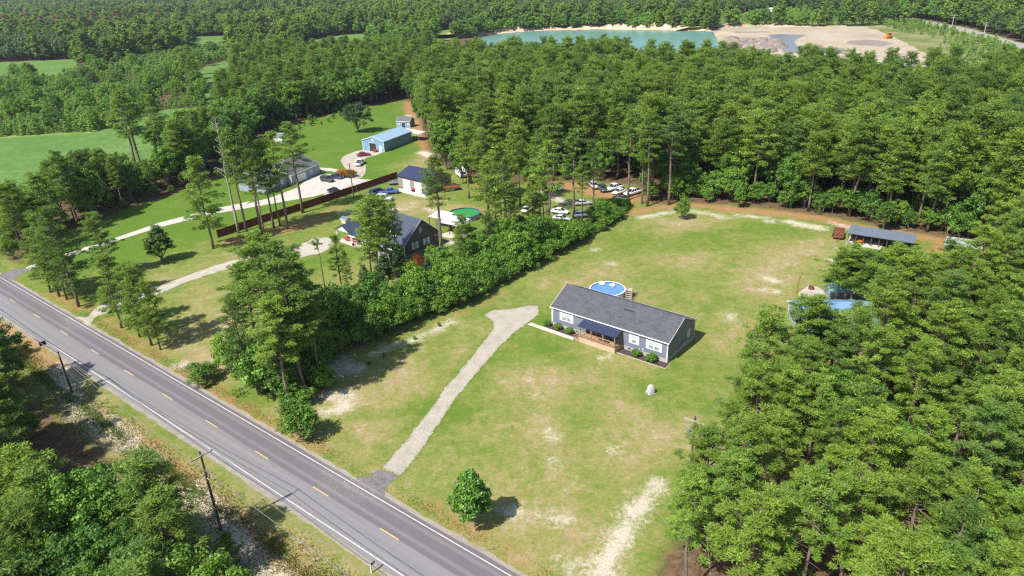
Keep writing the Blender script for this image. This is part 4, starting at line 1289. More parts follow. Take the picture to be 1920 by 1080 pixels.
def canopy(name, label, px, ang, L, Wd, h, mroof, n=2, cat='canopy', slope=.35, floor=None):
    p = at(*px)
    o = thing(name, label, cat, (p[0], p[1], 0), ang)
    b = MB(); b.hexa([(-.2, -.2, h), (L + .2, -.2, h), (L + .2, Wd + .2, h + slope), (-.2, Wd + .2, h + slope)], [(-.2, -.2, h + .08), (L + .2, -.2, h + .08), (L + .2, Wd + .2, h + slope + .08), (-.2, Wd + .2, h + slope + .08)])
    b.build('roof', mroof, o)
    for k in range(n + 1):
        x = L * k / n
        for y, z in ((0, h), (Wd, h + slope)):
            b = MB(); b.box(x - .06, x + .06, y - .06, y + .06, 0, z - .01); b.build('post', M_WOODD, o)
    if floor:
        b = MB(); b.box(-.3, L + .3, -.4, Wd, 0, .05); b.build('floor', floor, o)
    return o
canopy('patio_canopy', 'white flat patio roof beside the green pool, the nearer one', (826, 436), NA + .12, 5.6, 4.4, 2.6, M_WHITEROOF)
canopy('deck_canopy', 'second white roof over the deck between dark roofed house and green pool', (806, 424), NA + .12, 4.4, 4.0, 2.5, M_WHITEROOF)
# bicycles or scrap under a tarp -> pile of black chairs and tyres on the round patio
sheet('patio', gp([(826, 440), (850, 432), (876, 434), (884, 438), (868, 446), (845, 447), (830, 444)]), .02, M_CONC2)
rg = random.Random(4)
for i in range(7):
    p = at(843 + rg.uniform(0, 28), 432 + rg.uniform(0, 9))
    o = thing('patio_chair', 'black metal patio chair in the huddle on the pale patio by the green pool', 'chair', (p[0], p[1], .02), rg.uniform(0, 6), 'black chairs on the round patio')
    b = MB(); b.box(-.3, .3, -.3, .3, .42, .48); b.build('seat', M_BLACK, o)
    b = MB(); b.box(-.3, .3, .27, .33, .48, 1.0); b.build('backrest', M_BLACK, o)
    for x in (-.26, .26):
        for y in (-.26, .26): b = MB(); b.box(x - .02, x + .02, y - .02, y + .02, 0, .42); b.build('leg', M_BLACK, o)
p = at(783, 493)
o = thing('orange_tarp', 'bright orange tarpaulin slumped over a heap beyond the hedge, beside the taupe house', 'tarpaulin', (p[0], p[1], 0), NA)
b = MB(); rg2 = random.Random(2)
gn = 9
for j in range(gn):
    for i in range(gn):
        x, y = (i / (gn - 1) - .5) * 3.8, (j / (gn - 1) - .5) * 2.6
        e = min(1, 3 * min(i, j, gn - 1 - i, gn - 1 - j) / (gn - 1))
        b.v.append((x, y, (.06 + e * (1.9 + rg2.uniform(-.15, .15)) + .25 * e * x / 3)))
for j in range(gn - 1):
    for i in range(gn - 1): a = j * gn + i; b.f.append((a, a + 1, a + 1 + gn, a + gn))
b.build('cloth', mat('orange_tarp', (.78, .17, .03), (.6, .12, .03), 2, .6), o)

def small_shed(name, label, px, ang, L, Wd, ev, rd, mw, mr, cat='shed'):
    p = at(*px)
    o = thing(name, label, cat, (p[0], p[1], 0), ang)
    gable(o, L, Wd, ev, rd, mw, mr, ov=.15, corner=False)
    return o
small_shed('dog_house', 'tiny cream dog house with grey roof on the lawn south of the red brown fence', (640, 418), NA, 1.9, 1.7, 1.1, 1.5, mat('cream_paint', (.6, .55, .42), None, 2, .7), M_GREYROOF, 'dog house')

# garage with two white doors
gL = at(748, 352)[:2]; gR = at(795, 364)[:2]
GA = math.atan2(gR[1] - gL[1], gR[0] - gL[0])
gar = thing('garage', 'tan metal garage with two white roller doors at the end of the fence', 'garage', (gL[0], gL[1], 0), GA)
gl = float(np.linalg.norm(gR - gL)) + 1.4
gw = 9.5
gable(gar, gl, gw, 3.7, 5.5, M_TAN, M_NAVYROOF, ov=.25, mtrim=M_BLACK, corner=False)
for u in (gl * .30, gl * .70):
    door(gar, 'front', u, 2.9, 2.9, .03, gl, gw, M_WHITE, 'garage_door')
b = MB(); fbox(b, 'front', 0, gl, .02, .3, .012, .03, gl, gw); b.build('base_trim', M_BLACK, gar)
p = at(774, 359)
o = thing('grill', 'small red barbecue grill between the two white garage doors', 'grill', (p[0] + .3, p[1] - .5, .02), GA)
b = MB(); b.box(-.5, .5, -.3, .3, .65, 1.0); b.build('body', M_RED, o)
b = MB(); b.blob((0, 0, 1.0), .5, .3, .3, 10, 4, half=True); b.build('lid', M_RED, o)
for x in (-.4, .4): b = MB(); b.box(x - .04, x + .04, -.25, .25, 0, .65); b.build('leg', M_BLACK, o)

# ------------------------------------------------------------------ blue barn, its lean-to and small sheds
bl, bc, brr = at(684, 281)[:2], at(721, 285.5)[:2], at(772.5, 265)[:2]
BA = math.atan2(brr[1] - bc[1], brr[0] - bc[0])          # ridge runs away from the camera
Lb = float(np.linalg.norm(brr - bc)); Wb = float(np.linalg.norm(bl - bc))
BA_v = BA
barn = thing('metal_barn', 'long blue metal barn with pale blue roof and open dark doorway', 'barn', (bc[0], bc[1], 0), BA_v)
gable(barn, Lb, Wb, 3.7, 5.1, M_BARN, M_BLUEROOF, ov=.2)
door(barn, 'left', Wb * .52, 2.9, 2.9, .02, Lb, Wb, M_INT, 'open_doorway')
door(barn, 'left', Wb * .17, .95, 2.1, .02, Lb, Wb, M_WHITE, 'door')
b = MB(); fbox(b, 'left', Wb * .5 - .35, Wb * .5 + .35, 3.75, 4.3, .01, .05, Lb, Wb); b.build('gable_vent', M_TRIM, barn)
p = at(703, 284.5)
rt = thing('workbench', 'red painted workbench in the open doorway of the blue barn', 'workbench', (p[0] + .3, p[1] - .7, .02), BA)
b = MB(); b.box(-.4, .4, -.7, .7, .85, .92); b.build('top', M_RED, rt)
b = MB(); b.box(-.35, .35, -.6, .6, .02, .8); b.build('cabinet', M_RUST, rt)
lt = thing('lean_to', 'white roofed open lean-to against the far end of the blue barn', 'lean-to', (*local(bc, BA, Lb + .3, .3)[:2], 0), BA)
b = MB(); b.hexa([(0, -3.4, 2.6), (5, -3.4, 2.6), (5, 5.4, 3.4), (0, 5.4, 3.4)], [(0, -3.4, 2.7), (5, -3.4, 2.7), (5, 5.4, 3.5), (0, 5.4, 3.5)]); b.build('roof', M_WHITEROOF, lt)
for (x, y) in ((.2, -3.2), (4.8, -3.2), (4.8, 5.2), (.2, 5.2), (4.8, 1), (2.5, -3.2)):
    b = MB(); b.box(x - .05, x + .05, y - .05, y + .05, 0, 2.6 + (y + 3.4) / 8.8 * .8); b.build('post', M_GREYM, lt)
p = at(744.5, 238.5)[:2]; p2 = at(769, 239.5)[:2]
SA = math.atan2(p2[1] - p[1], p2[0] - p[0]); Ls = float(np.linalg.norm(p2 - p))
bs = thing('garden_shed', 'small blue shed with dark grey roof behind the blue barn', 'shed', (p[0], p[1], 0), SA)
gable(bs, Ls, 4.2, 2.5, 3.9, M_BARN, M_SHING2, ov=.2)
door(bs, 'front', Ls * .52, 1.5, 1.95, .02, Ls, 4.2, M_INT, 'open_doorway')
window(bs, 'front', Ls * .18, .8, .8, 1.0, Ls, 4.2, 1); window(bs, 'front', Ls * .85, .8, .7, 1.0, Ls, 4.2, 1)
p = at(514, 267.5)[:2]
wsb = thing('storage_shed', 'small white shed with grey roof on the upper lawn left of the blue barn', 'shed', (p[0], p[1], 0), math.radians(-12))
gable(wsb, 3.4, 3.0, 2.2, 3.3, M_WHITE, M_GREYROOF, ov=.15)

# ------------------------------------------------------------------ grey house with the concrete drive
h0, h1 = at(556, 344)[:2], at(600, 325)[:2]
DA = math.atan2(h1[1] - h0[1], h1[0] - h0[0]); DL = float(np.linalg.norm(h1 - h0)) + 2.0
hb = thing('grey_house', 'light grey house with dark shingle roof behind the tall pines', 'house', (h0[0] - 2.0 * math.cos(DA), h0[1] - 2.0 * math.sin(DA), 0), DA)
gable(hb, DL, 13, 3.1, 5.9, M_GREYS, M_SHING2, ov=.35)
door(hb, 'front', DL * .33, 4.6, 2.3, .02, DL, 13, M_WHITE, 'garage_door')
window(hb, 'front', DL * .70, 1.0, 1.5, 1.2, DL, 13, 2)
window(hb, 'front', DL * .90, .9, .9, 1.2, DL, 13, 1)
wg = MB(); wg.prism([(-9, 0), (-.05, 0), (-.05, 3.05), (-4.5, 5.1), (-9, 3.05)], 1.5, 12, axis='y'); wg.build('wing', M_GREYS, hb)
r = MB()
for sg in (-1, 1):
    xs = sorted([-4.5, -4.5 + sg * 4.9]); za, zb = (2.92, 5.13) if sg < 0 else (5.13, 2.92)
    r.hexa([(xs[0], 1.1, za), (xs[1], 1.1, zb), (xs[1], 12.3, zb), (xs[0], 12.3, za)], [(xs[0], 1.1, za + .13), (xs[1], 1.1, zb + .13), (xs[1], 12.3, zb + .13), (xs[0], 12.3, za + .13)])
r.build('wing_roof', M_SHING2, hb)
b = MB(); b.box(-7.0, -5.6, 1.44, 1.5, .9, 2.2); b.box(-3.4, -2.0, 1.44, 1.5, .9, 2.2); b.build('wing_windows', M_TRIM, hb)
p = at(648, 334)
for k, (px, hh) in enumerate((((640, 331), 2.4), ((652, 333), 2.7), ((660, 331), 2.2))):
    q = at(*px)
    place('orangebush', 'orange_shrub', q[0], q[1], hh, ['left', 'middle', 'right'][k] + ' orange leaved ornamental shrub of the bed beside the concrete pad', 'shrub', 'orange shrubs in the bed by the concrete pad', var=0)

# ------------------------------------------------------------------ fence
f0, f1 = at(409, 446)[:2], at(746, 334)[:2]
fa = math.atan2(f1[1] - f0[1], f1[0] - f0[0]); fl_ = float(np.linalg.norm(f1 - f0))
fence = thing('board_fence', 'long red brown board fence running from the pines to the tan garage', 'fence', (f0[0], f0[1], 0), fa)
npan = 26
for i in range(npan):
    a, c_ = fl_ * i / npan, fl_ * (i + 1) / npan
    b = MB(); b.box(a + .07, c_ - .07, -.03, .03, .05, 2.0 + .02 * (i % 3)); b.build('fence_panel', M_REDF, fence)
    b = MB(); b.box(a - .06, a + .06, -.07, .07, 0, 2.12); b.build('fence_post', M_REDF, fence)

# chain gate by the drive
gt = thing('wire_gate', 'thin grey wire gate across the mouth of the upper drive', 'gate', tuple(at(672, 334)), fa)
b = MB()
for z in (.15, 1.2): b.tube([(0, 0, z), (5.5, 0, z)], .025, 5)
for x in np.linspace(0, 5.5, 6): b.tube([(x, 0, 0), (x, 0, 1.25)], .025, 5)
b.build('frame', M_GREYM, gt)

# ------------------------------------------------------------------ open sheds at the far right of the lawn
s0, s1 = at(1589, 455)[:2], at(1706, 474)[:2]
sA = math.atan2(s1[1] - s0[1], s1[0] - s0[0]); sL = float(np.linalg.norm(s1 - s0))
os_ = thing('open_shed', 'long open fronted timber shed with grey metal roof at the edge of the woods', 'shed', (s0[0], s0[1], 0), sA)
SW_, sh = 3.8, 2.3
b = MB(); b.hexa([(-.4, -.5, sh), (sL + .4, -.5, sh), (sL + .4, SW_ + .2, sh + .45), (-.4, SW_ + .2, sh + .45)], [(-.4, -.5, sh + .09), (sL + .4, -.5, sh + .09), (sL + .4, SW_ + .2, sh + .54), (-.4, SW_ + .2, sh + .54)])
b.build('roof', M_GREYROOF, os_)
b = MB(); b.box(-.3, sL * .55, -1.1, SW_, 0, .06); b.build('slab', M_CONC2, os_)
for k in range(9):
    x = sL * k / 8
    b = MB(); b.box(x - .07, x + .07, -.07, .07, .061, sh - .005); b.build('post', M_WOODD, os_)
    b = MB(); b.box(x - .07, x + .07, SW_ - .1, SW_ + .04, 0, sh + .38); b.build('post', M_WOODD, os_)
    b = MB(); b.tube([(x, -.0, sh - .7), (x + .6, 0, sh - .05)], .04, 4); b.build('brace', M_WOODD, os_)
b = MB(); b.box(0, sL, SW_ - .2, SW_ - .12, .06, 1.5); b.build('back_wall', M_WOODD, os_)
b = MB(); b.box(0, sL, -.05, .03, sh - .18, sh - .01); b.build('beam', M_WOODD, os_)
def shed_pt(x, y, z=.065): return local(s0, sA, x, y, z)
tr = thing('lawn_mower', 'orange ride-on mower parked in the left bay of the open shed', 'mower', shed_pt(1.9, .9), sA + .2)
b = MB(); b.box(-.9, .2, -.35, .35, .3, .55); b.hexa([(.2, -.3, .3), (1.0, -.25, .3), (1.0, .25, .3), (.2, .3, .3)], [(.2, -.3, .85), (1.0, -.22, .7), (1.0, .22, .7), (.2, .3, .85)]); b.build('body', mat('orange_paint', (.7, .22, .03), None, 2, .4), tr, bevel=.03)
b = MB(); b.box(-.7, -.2, -.25, .25, .56, .66); b.box(-.78, -.7, -.25, .25, .56, 1.05); b.build('seat', M_BLACK, tr)
for x, r_ in ((-.6, .32), (.75, .22)):
    for y in (-.48, .48): b = MB(); b.tube([(x, y - .1, r_), (x, y + .1, r_)], r_, 12); b.build('wheel', M_BLACK, tr)
b = MB(); b.tube([(.25, 0, .8), (-.05, 0, 1.1)], .025, 5); b.ring((-.05, 0), .12, .16, 1.09, 1.12, 12); b.build('steering_wheel', M_BLACK, tr)
for k, (x, m_, lab) in enumerate(((4.2, M_BLACK, 'dark drum standing in the second bay of the open shed'), (9.3, M_RUST, 'rusty drum standing in a middle bay of the open shed'), (11.2, M_WOODD, 'brown drum near the right end of the open shed'))):
    o = thing('drum', lab, 'drum', shed_pt(x, 1.2), 0, 'drums stored in the open shed')
    b = MB(); b.tube([(0, 0, 0), (0, 0, .3), (0, 0, .31), (0, 0, .33), (0, 0, .6), (0, 0, .61), (0, 0, .63), (0, 0, .9)], [.42, .42, .45, .42, .42, .45, .42, .42], 16); b.build('barrel', m_, o)
    b = MB(); b.cyl((0, 0), .4, .9, .93, 16); b.build('lid', M_GREYM, o)
# rusty flat trailer
p = at(1571, 447)
tl = thing('utility_trailer', 'rusty brown utility trailer parked left of the open shed', 'trailer', (p[0], p[1], 0), math.radians(62))
b = MB(); b.box(-1.1, 3.1, -1.1, 1.1, .55, .65); b.build('bed', M_RUST, tl)
b = MB()
for y in (-1.08, 1.08):
    b.box(-1.1, 3.1, y - .03, y + .03, 1.1, 1.16); b.box(-1.1, 3.1, y - .02, y + .02, .82, .88)
    for x in (-1.05, 0, 1, 2, 3.05): b.box(x - .03, x + .03, y - .03, y + .03, .66, 1.15)
b.box(3.04, 3.1, -1.05, 1.05, .66, 1.5); b.build('rail', M_RUST, tl)
for y in (-1.25, 1.25): b = MB(); b.tube([(.9, y - .1, .36), (.9, y + .1, .36)], .36, 14); b.build('wheel', M_BLACK, tl)
b = MB(); b.tube([(-1.1, .5, .5), (-2.4, 0, .45)], .05, 5); b.tube([(-1.1, -.5, .5), (-2.4, 0, .45)], .05, 5); b.tube([(-2.3, 0, .45), (-2.3, 0, 0)], .04, 5); b.build('hitch', M_RUST, tl)
b = MB(); rg3 = random.Random(3)
for i in range(9): b.box(-.9 + rg3.uniform(0, 2.6), -.2 + rg3.uniform(0, 3.0), -1 + i * .2, -.85 + i * .2, .66, .8 + rg3.uniform(0, .25))
b.build('load', M_RUST, tl)
canopy('side_canopy', 'pale blue grey canopy roof half hidden by pines right of the open shed', (1768, 478), sA, 6.5, 4.0, 2.3, metal_roof('pale_grey_metal', (.5, .55, .62)), 2)
for k, px in enumerate(((1803, 486), (1812, 484), (1838, 470))):
    q = at(*px)
    o = thing('gate_post', ['leftmost', 'middle', 'rightmost'][k] + ' dark timber gate post in the sandy gap by the pines', 'post', tuple(q), 0, 'gate posts in the sandy gap')
    b = MB(); b.box(-.14, .14, -.14, .14, 0, 2.2); b.build('shaft', M_WOODD, o)
    b = MB(); b.box(-.18, .18, -.18, .18, 2.2, 2.27); b.build('cap', M_WOODD, o)
q0, q1 = at(1788, 478), at(1838, 470)
o = thing('rail_fence', 'dark rail fence linking the posts right of the open shed', 'fence', tuple(q0), math.atan2(q1[1] - q0[1], q1[0] - q0[0]))
Lr = float(np.linalg.norm(q1 - q0))
for z in (.6, 1.2): b = MB(); b.box(0, Lr, -.2, -.15, z, z + .14); b.build('rail', M_WOODD, o)
for x in np.linspace(0, Lr, 5): b = MB(); b.box(x - .06, x + .06, -.149, -.04, 0, 1.4); b.build('post', M_WOODD, o)

# ------------------------------------------------------------------ blue roofed house under the right hand pines
RA = math.radians(-4)
rr0 = at(1478, 556, 3.9)[:2]                      # far left roof corner
rdir = np.array([math.cos(RA), math.sin(RA)]); rnor = np.array([-rdir[1], rdir[0]])
RL, RW = 11.5, 8.4
ro = rr0 - rnor * (RW) + rdir * .3
rh = thing('blue_roofed_house', 'pale house with bright blue metal roof half hidden under the right hand pines', 'house', (ro[0], ro[1], 0), RA)
gable(rh, RL, RW, 3.0, 4.7, M_GREYS, M_BLUEROOF2, ov=.35)
window(rh, 'front', 2.5, 1.0, 1.2, 1.3, RL, RW, 1); window(rh, 'front', 9.5, 1.0, 1.2, 1.3, RL, RW, 1); door(rh, 'front', 6, .95, 2.1, .1, RL, RW, M_BARN)
window(rh, 'left', 4, 1.0, 1.2, 1.3, RL, RW, 1)
b = MB(); b.hexa([(3.6, -2.8, 2.2), (8.6, -2.8, 2.2), (8.6, -.42, 2.75), (3.6, -.42, 2.75)], [(3.6, -2.8, 2.28), (8.6, -2.8, 2.28), (8.6, -.42, 2.83), (3.6, -.42, 2.83)]); b.build('porch_roof', M_BLUEROOF2, rh)
for x in (3.8, 8.4): b = MB(); b.box(x - .06, x + .06, -2.7, -2.58, 0, 2.19); b.build('porch_post', M_TRIM, rh)
p = at(1556, 563)
ts = thing('teal_shed', 'small shed with teal roof behind the blue roofed house', 'shed', (p[0], p[1], 0), RA)
gable(ts, 4.2, 3.0, 1.8, 2.5, M_GREYS, M_TEALROOF, ov=.2, corner=False)
sheet('patio', gp([(1497, 548), (1516, 535), (1531, 537), (1545, 545), (1549, 552), (1520, 556), (1498, 556)]), .02, M_CONC)
p = at(1520.5, 542)
o = thing('fire_pit', 'round dark red fire pit on the patio behind the blue roofed house', 'fire pit', (p[0], p[1], .022))
b = MB(); b.ring((0, 0), .35, .5, 0, .55, 18); b.build('ring_wall', M_RUST, o)
b = MB(); b.cyl((0, 0), .345, 0, .3, 18); b.build('ash_bed', M_INT, o)
p = at(1494, 549)
o = thing('yard_pole', 'slim leaning brown pole with a lamp at its top beside the patio', 'pole', tuple(p))
b = MB(); b.tube([(0, 0, 0), (.1, .1, 1.6), (.25, .2, 3.0)], [.06, .05, .05], 6); b.build('shaft', M_RUST, o)
b = MB(); b.blob((.27, .22, 3.1), .12, .12, .22, 8, 5); b.build('lamp', M_RUST, o)
for k, (px, m_) in enumerate((((1548, 628), M_WHITE), ((1602, 606), M_WHITE), ((1524, 616), M_WHITE))):
    q = at(*px)
    o = thing('propane_tank', ['middle white tank standing in the yard of the blue roofed house', 'rightmost white tank in the yard, glimpsed between the pines', 'leftmost white tank close to the blue roofed house wall'][k], 'tank', tuple(q), .5 * k, 'white tanks in the shaded yard')
    b = MB(); b.tube([(-.95, 0, .6), (-.8, 0, .6), (.8, 0, .6), (.95, 0, .6)], [.15, .42, .42, .15], 14); b.build('tank_body', m_, o, True)
    for x in (-.6, .6): b = MB(); b.box(x - .06, x + .06, -.3, .3, 0, .3); b.build('foot', M_GREYM, o)

# ------------------------------------------------------------------ poles, wires, roadside things
def upole(px, h, label, ang, arm=True, tf=False, armlen=2.6, name='utility_pole'):
    p = at(*px)
    o = thing(name, label, 'utility pole', (p[0], p[1], 0), ang, 'utility poles')
    b = MB(); b.tube([(0, 0, -.3), (0, 0, h * .5), (0, 0, h)], [.17, .145, .115], 9); b.build('pole_shaft', M_POLE, o)
    if arm:
        b = MB(); b.box(-armlen / 2, armlen / 2, -.22, -.12, h - .62, h - .48); b.build('crossarm', M_PALEW, o)
        for x in (-armlen / 2 + .15, 0, armlen / 2 - .15):
            b = MB(); b.tube([(x, -.17, h - .48), (x, -.17, h - .36), (x, -.17, h - .35), (x, -.17, h - .24)], [.03, .03, .055, .04], 8); b.build('insulator', M_GREYM, o)
    b = MB(); b.tube([(0, -.12, h - 2.6), (.35, -.2, h - 2.7)], .03, 5); b.tube([(0, -.12, h - 3.6), (.0, -.45, h - 3.7)], .05, 5); b.build('bracket', M_GREYM, o)
    if tf:
        b = MB(); b.tube([(0, -.45, h - 2.2), (0, -.45, h - 1.25)], .26, 12); b.build('transformer', M_GREYM, o)
    return o, p
AR = ROAD_A + math.pi / 2 + math.radians(0)
h1_ = height((415, 995), (372, 846))
up1, P1 = upole((415, 995), h1_, 'tall dark utility pole with pale crossarm beside the road, nearest one', AR)
h2_ = height((135, 735), (112, 659))
up2, P2 = upole((135, 735), h2_, 'short dark utility pole left of the road by the shaded verge', AR, arm=False)
p3 = at(1303, 786, 9.2)
up3 = thing('utility_pole', 'utility pole with white crossarm poking out of the trees near the front lawn', 'utility pole', (p3[0], p3[1], 0), 0, 'utility poles')
up3.rotation_euler[2] = math.radians(-37)
b = MB(); b.tube([(0, 0, -.3), (0, 0, 4.7), (0, 0, 9.6)], [.17, .145, .115], 9); b.build('pole_shaft', M_POLE, up3)
b = MB(); b.box(-1.25, 1.25, -.22, -.12, 8.97, 9.09); b.build('crossarm', M_PALEW, up3)
b = MB(); b.box(-1.25, 1.25, .1, .2, 7.2, 7.32); b.build('lower_crossarm', M_GREYM, up3)
for x in (-1.1, -.6, .7, 1.1):
    b = MB(); b.tube([(x, .15, 7.32), (x, .15, 7.6)], [.05, .04], 8); b.build('insulator', M_GREYM, up3)
b = MB(); b.tube([(-.55, -.1, 7.0), (-.55, -.1, 7.7)], .17, 10); b.build('transformer', M_GREYM, up3)
b = MB(); b.tube([(.3, 0, 8.2), (1.4, .9, 7.9)], .035, 5); b.tube([(-.3, 0, 8.4), (-1.3, -.8, 8.9)], .03, 5); b.build('bracket', M_GREYM, up3)
h4_ = height((663, 368), (654, 306))
up4, P4 = upole((663, 368), h4_, 'slender yard pole with lamp beside the red brown fence', fa, arm=False)
b = MB(); b.tube([(0, 0, h4_ - .2), (-.6, 0, h4_ + .05)], .03, 5); b.blob((-.7, 0, h4_), .22, .16, .12, 8, 5); b.build('lamp', M_GREYM, up4)
q = at(671, 363)
o = thing('guy_wire_post', 'thin leaning grey stay post by the fence right of the yard pole', 'stay', tuple(q))
b = MB(); b.tube([(0, 0, 0), (-.5, .5, 2.6)], .03, 5); b.build('rod', M_GREYM, o)
b = MB(); b.cyl((0, 0), .09, 0, .12, 8); b.build('anchor', M_GREYM, o)
M_WIRE = mat('aluminium_wire', (.30, .30, .30), (.26, .26, .26), 1, .5, .5, .3)
def wire(label, A, B_, sag, r=.026):
    A, B_ = Vector(A), Vector(B_)
    o = MB(); pts = []
    for k in range(25):
        t = k / 24
        w = (B_ - A) * t; w.z -= sag * 4 * t * (1 - t); pts.append(w)
    o.tube(pts, r, 4, False)
    ob = o.build('power_line', M_WIRE)
    ob.location = A
    tag(ob, label, 'power line', 'power lines along the road')
rn3 = np.array([RN[0], RN[1]])
for k, off in enumerate((-1.15, 0, 1.15)):
    a = (P1[0] + rn3[0] * off, P1[1] + rn3[1] * off, h1_ - (.24 if off else -.02))
    far_s = P1[:2] + RD * 60
    wire(['lower', 'middle', 'upper'][k] + ' thin power line from the near crossarm to the bottom edge', a, (far_s[0] + rn3[0] * off, far_s[1] + rn3[1] * off, h1_ - .3), 1.0)
    wire(['lower', 'middle', 'upper'][k] + ' thin power line between the near pole and short pole', a, (P2[0] + rn3[0] * off * .2, P2[1] + rn3[1] * off * .2, h2_ - .1 - .25 * k), .6)
    b0 = P2[:2] - RD * 60
    wire(['lower', 'middle', 'upper'][k] + ' thin power line from the short pole to the left edge', (P2[0] + rn3[0] * off * .2, P2[1] + rn3[1] * off * .2, h2_ - .1 - .25 * k), (b0[0], b0[1], h2_ - .3 * k), .7)
cross = P1[:2] + RD * 60
wire('single thin power line crossing the front lawn from the white crossarm to the road', (p3[0], p3[1], 9.0), (cross[0], cross[1], 9.0), .6)
wire('thin power line leaving the white crossarm towards the blue roofed house', (p3[0], p3[1], 9.1), (ro[0] + 3, ro[1] + 2, 4.5), .5)

p = at(87, 664)
o = thing('road_sign', 'dark backed road sign on a thin post at the left verge', 'road sign', (p[0], p[1], 0), ROAD_A + math.radians(80))
b = MB(); b.tube([(0, 0, 0), (0, 0, 2.3)], .035, 6); b.build('sign_post', M_GREYM, o)
b = MB(); b.hexa([(-.5, -.055, 1.75), (.5, -.055, 1.75), (.5, -.035, 1.75), (-.5, -.035, 1.75)], [(-.5, -.055, 2.5), (.5, -.055, 2.5), (.5, -.035, 2.5), (-.5, -.035, 2.5)]); b.build('plate', M_INT, o)
p = at(697, 1074)
o = thing('mailbox', 'black mailbox on a white post at the lower verge of the road', 'mailbox', (p[0], p[1], 0), ROAD_A + math.pi / 2)
b = MB(); b.box(-.06, .06, -.06, .06, 0, 1.15); b.box(-.05, .45, -.05, .05, .95, 1.03); b.build('stand', M_WHITE, o)
b = MB(); b.box(.02, .55, -.1, .1, 1.032, 1.16); b.tube([(.02, 0, 1.16), (.55, 0, 1.16)], .1, 12); b.build('box', M_BLACK, o)
b = MB(); b.box(.1, .14, -.13, -.11, 1.1, 1.35); b.build('flag', M_RED, o)
# ------------------------------------------------------------------ vehicles
def paint(name, c):
    return mat(name, c, tuple(x * .9 for x in c), 1, .28, .6)
PAINT = {'white': paint('white_car_paint', (.74, .74, .73)), 'black': paint('black_car_paint', (.018, .02, .026)), 'charcoal': paint('charcoal_car_paint', (.05, .052, .058)),
         'navy': paint('navy_car_paint', (.02, .035, .10)), 'blue': paint('blue_car_paint', (.06, .13, .36)), 'red': paint('dark_red_car_paint', (.20, .02, .025)),
         'silver': paint('silver_car_paint', (.42, .43, .45)), 'grey': paint('grey_car_paint', (.24, .24, .25)), 'steel': paint('steel_blue_car_paint', (.18, .22, .30)), 'brightred': paint('red_car_paint', (.45, .05, .04)),
         'darkgreen': paint('dull_green_car_paint', (.05, .065, .06))}
M_TYRE = mat('tyre_rubber', (.018, .018, .018), (.03, .03, .03), 4, .9)
M_RIM = mat('wheel_rim', (.4, .4, .42), None, 3, .35, .5, .7)
M_LAMP = mat('headlamp_glass', (.75, .76, .78), None, 3, .15, .6)
M_TAIL = mat('tail_lamp', (.35, .02, .02), None, 3, .3, .5)
PROTO = {}
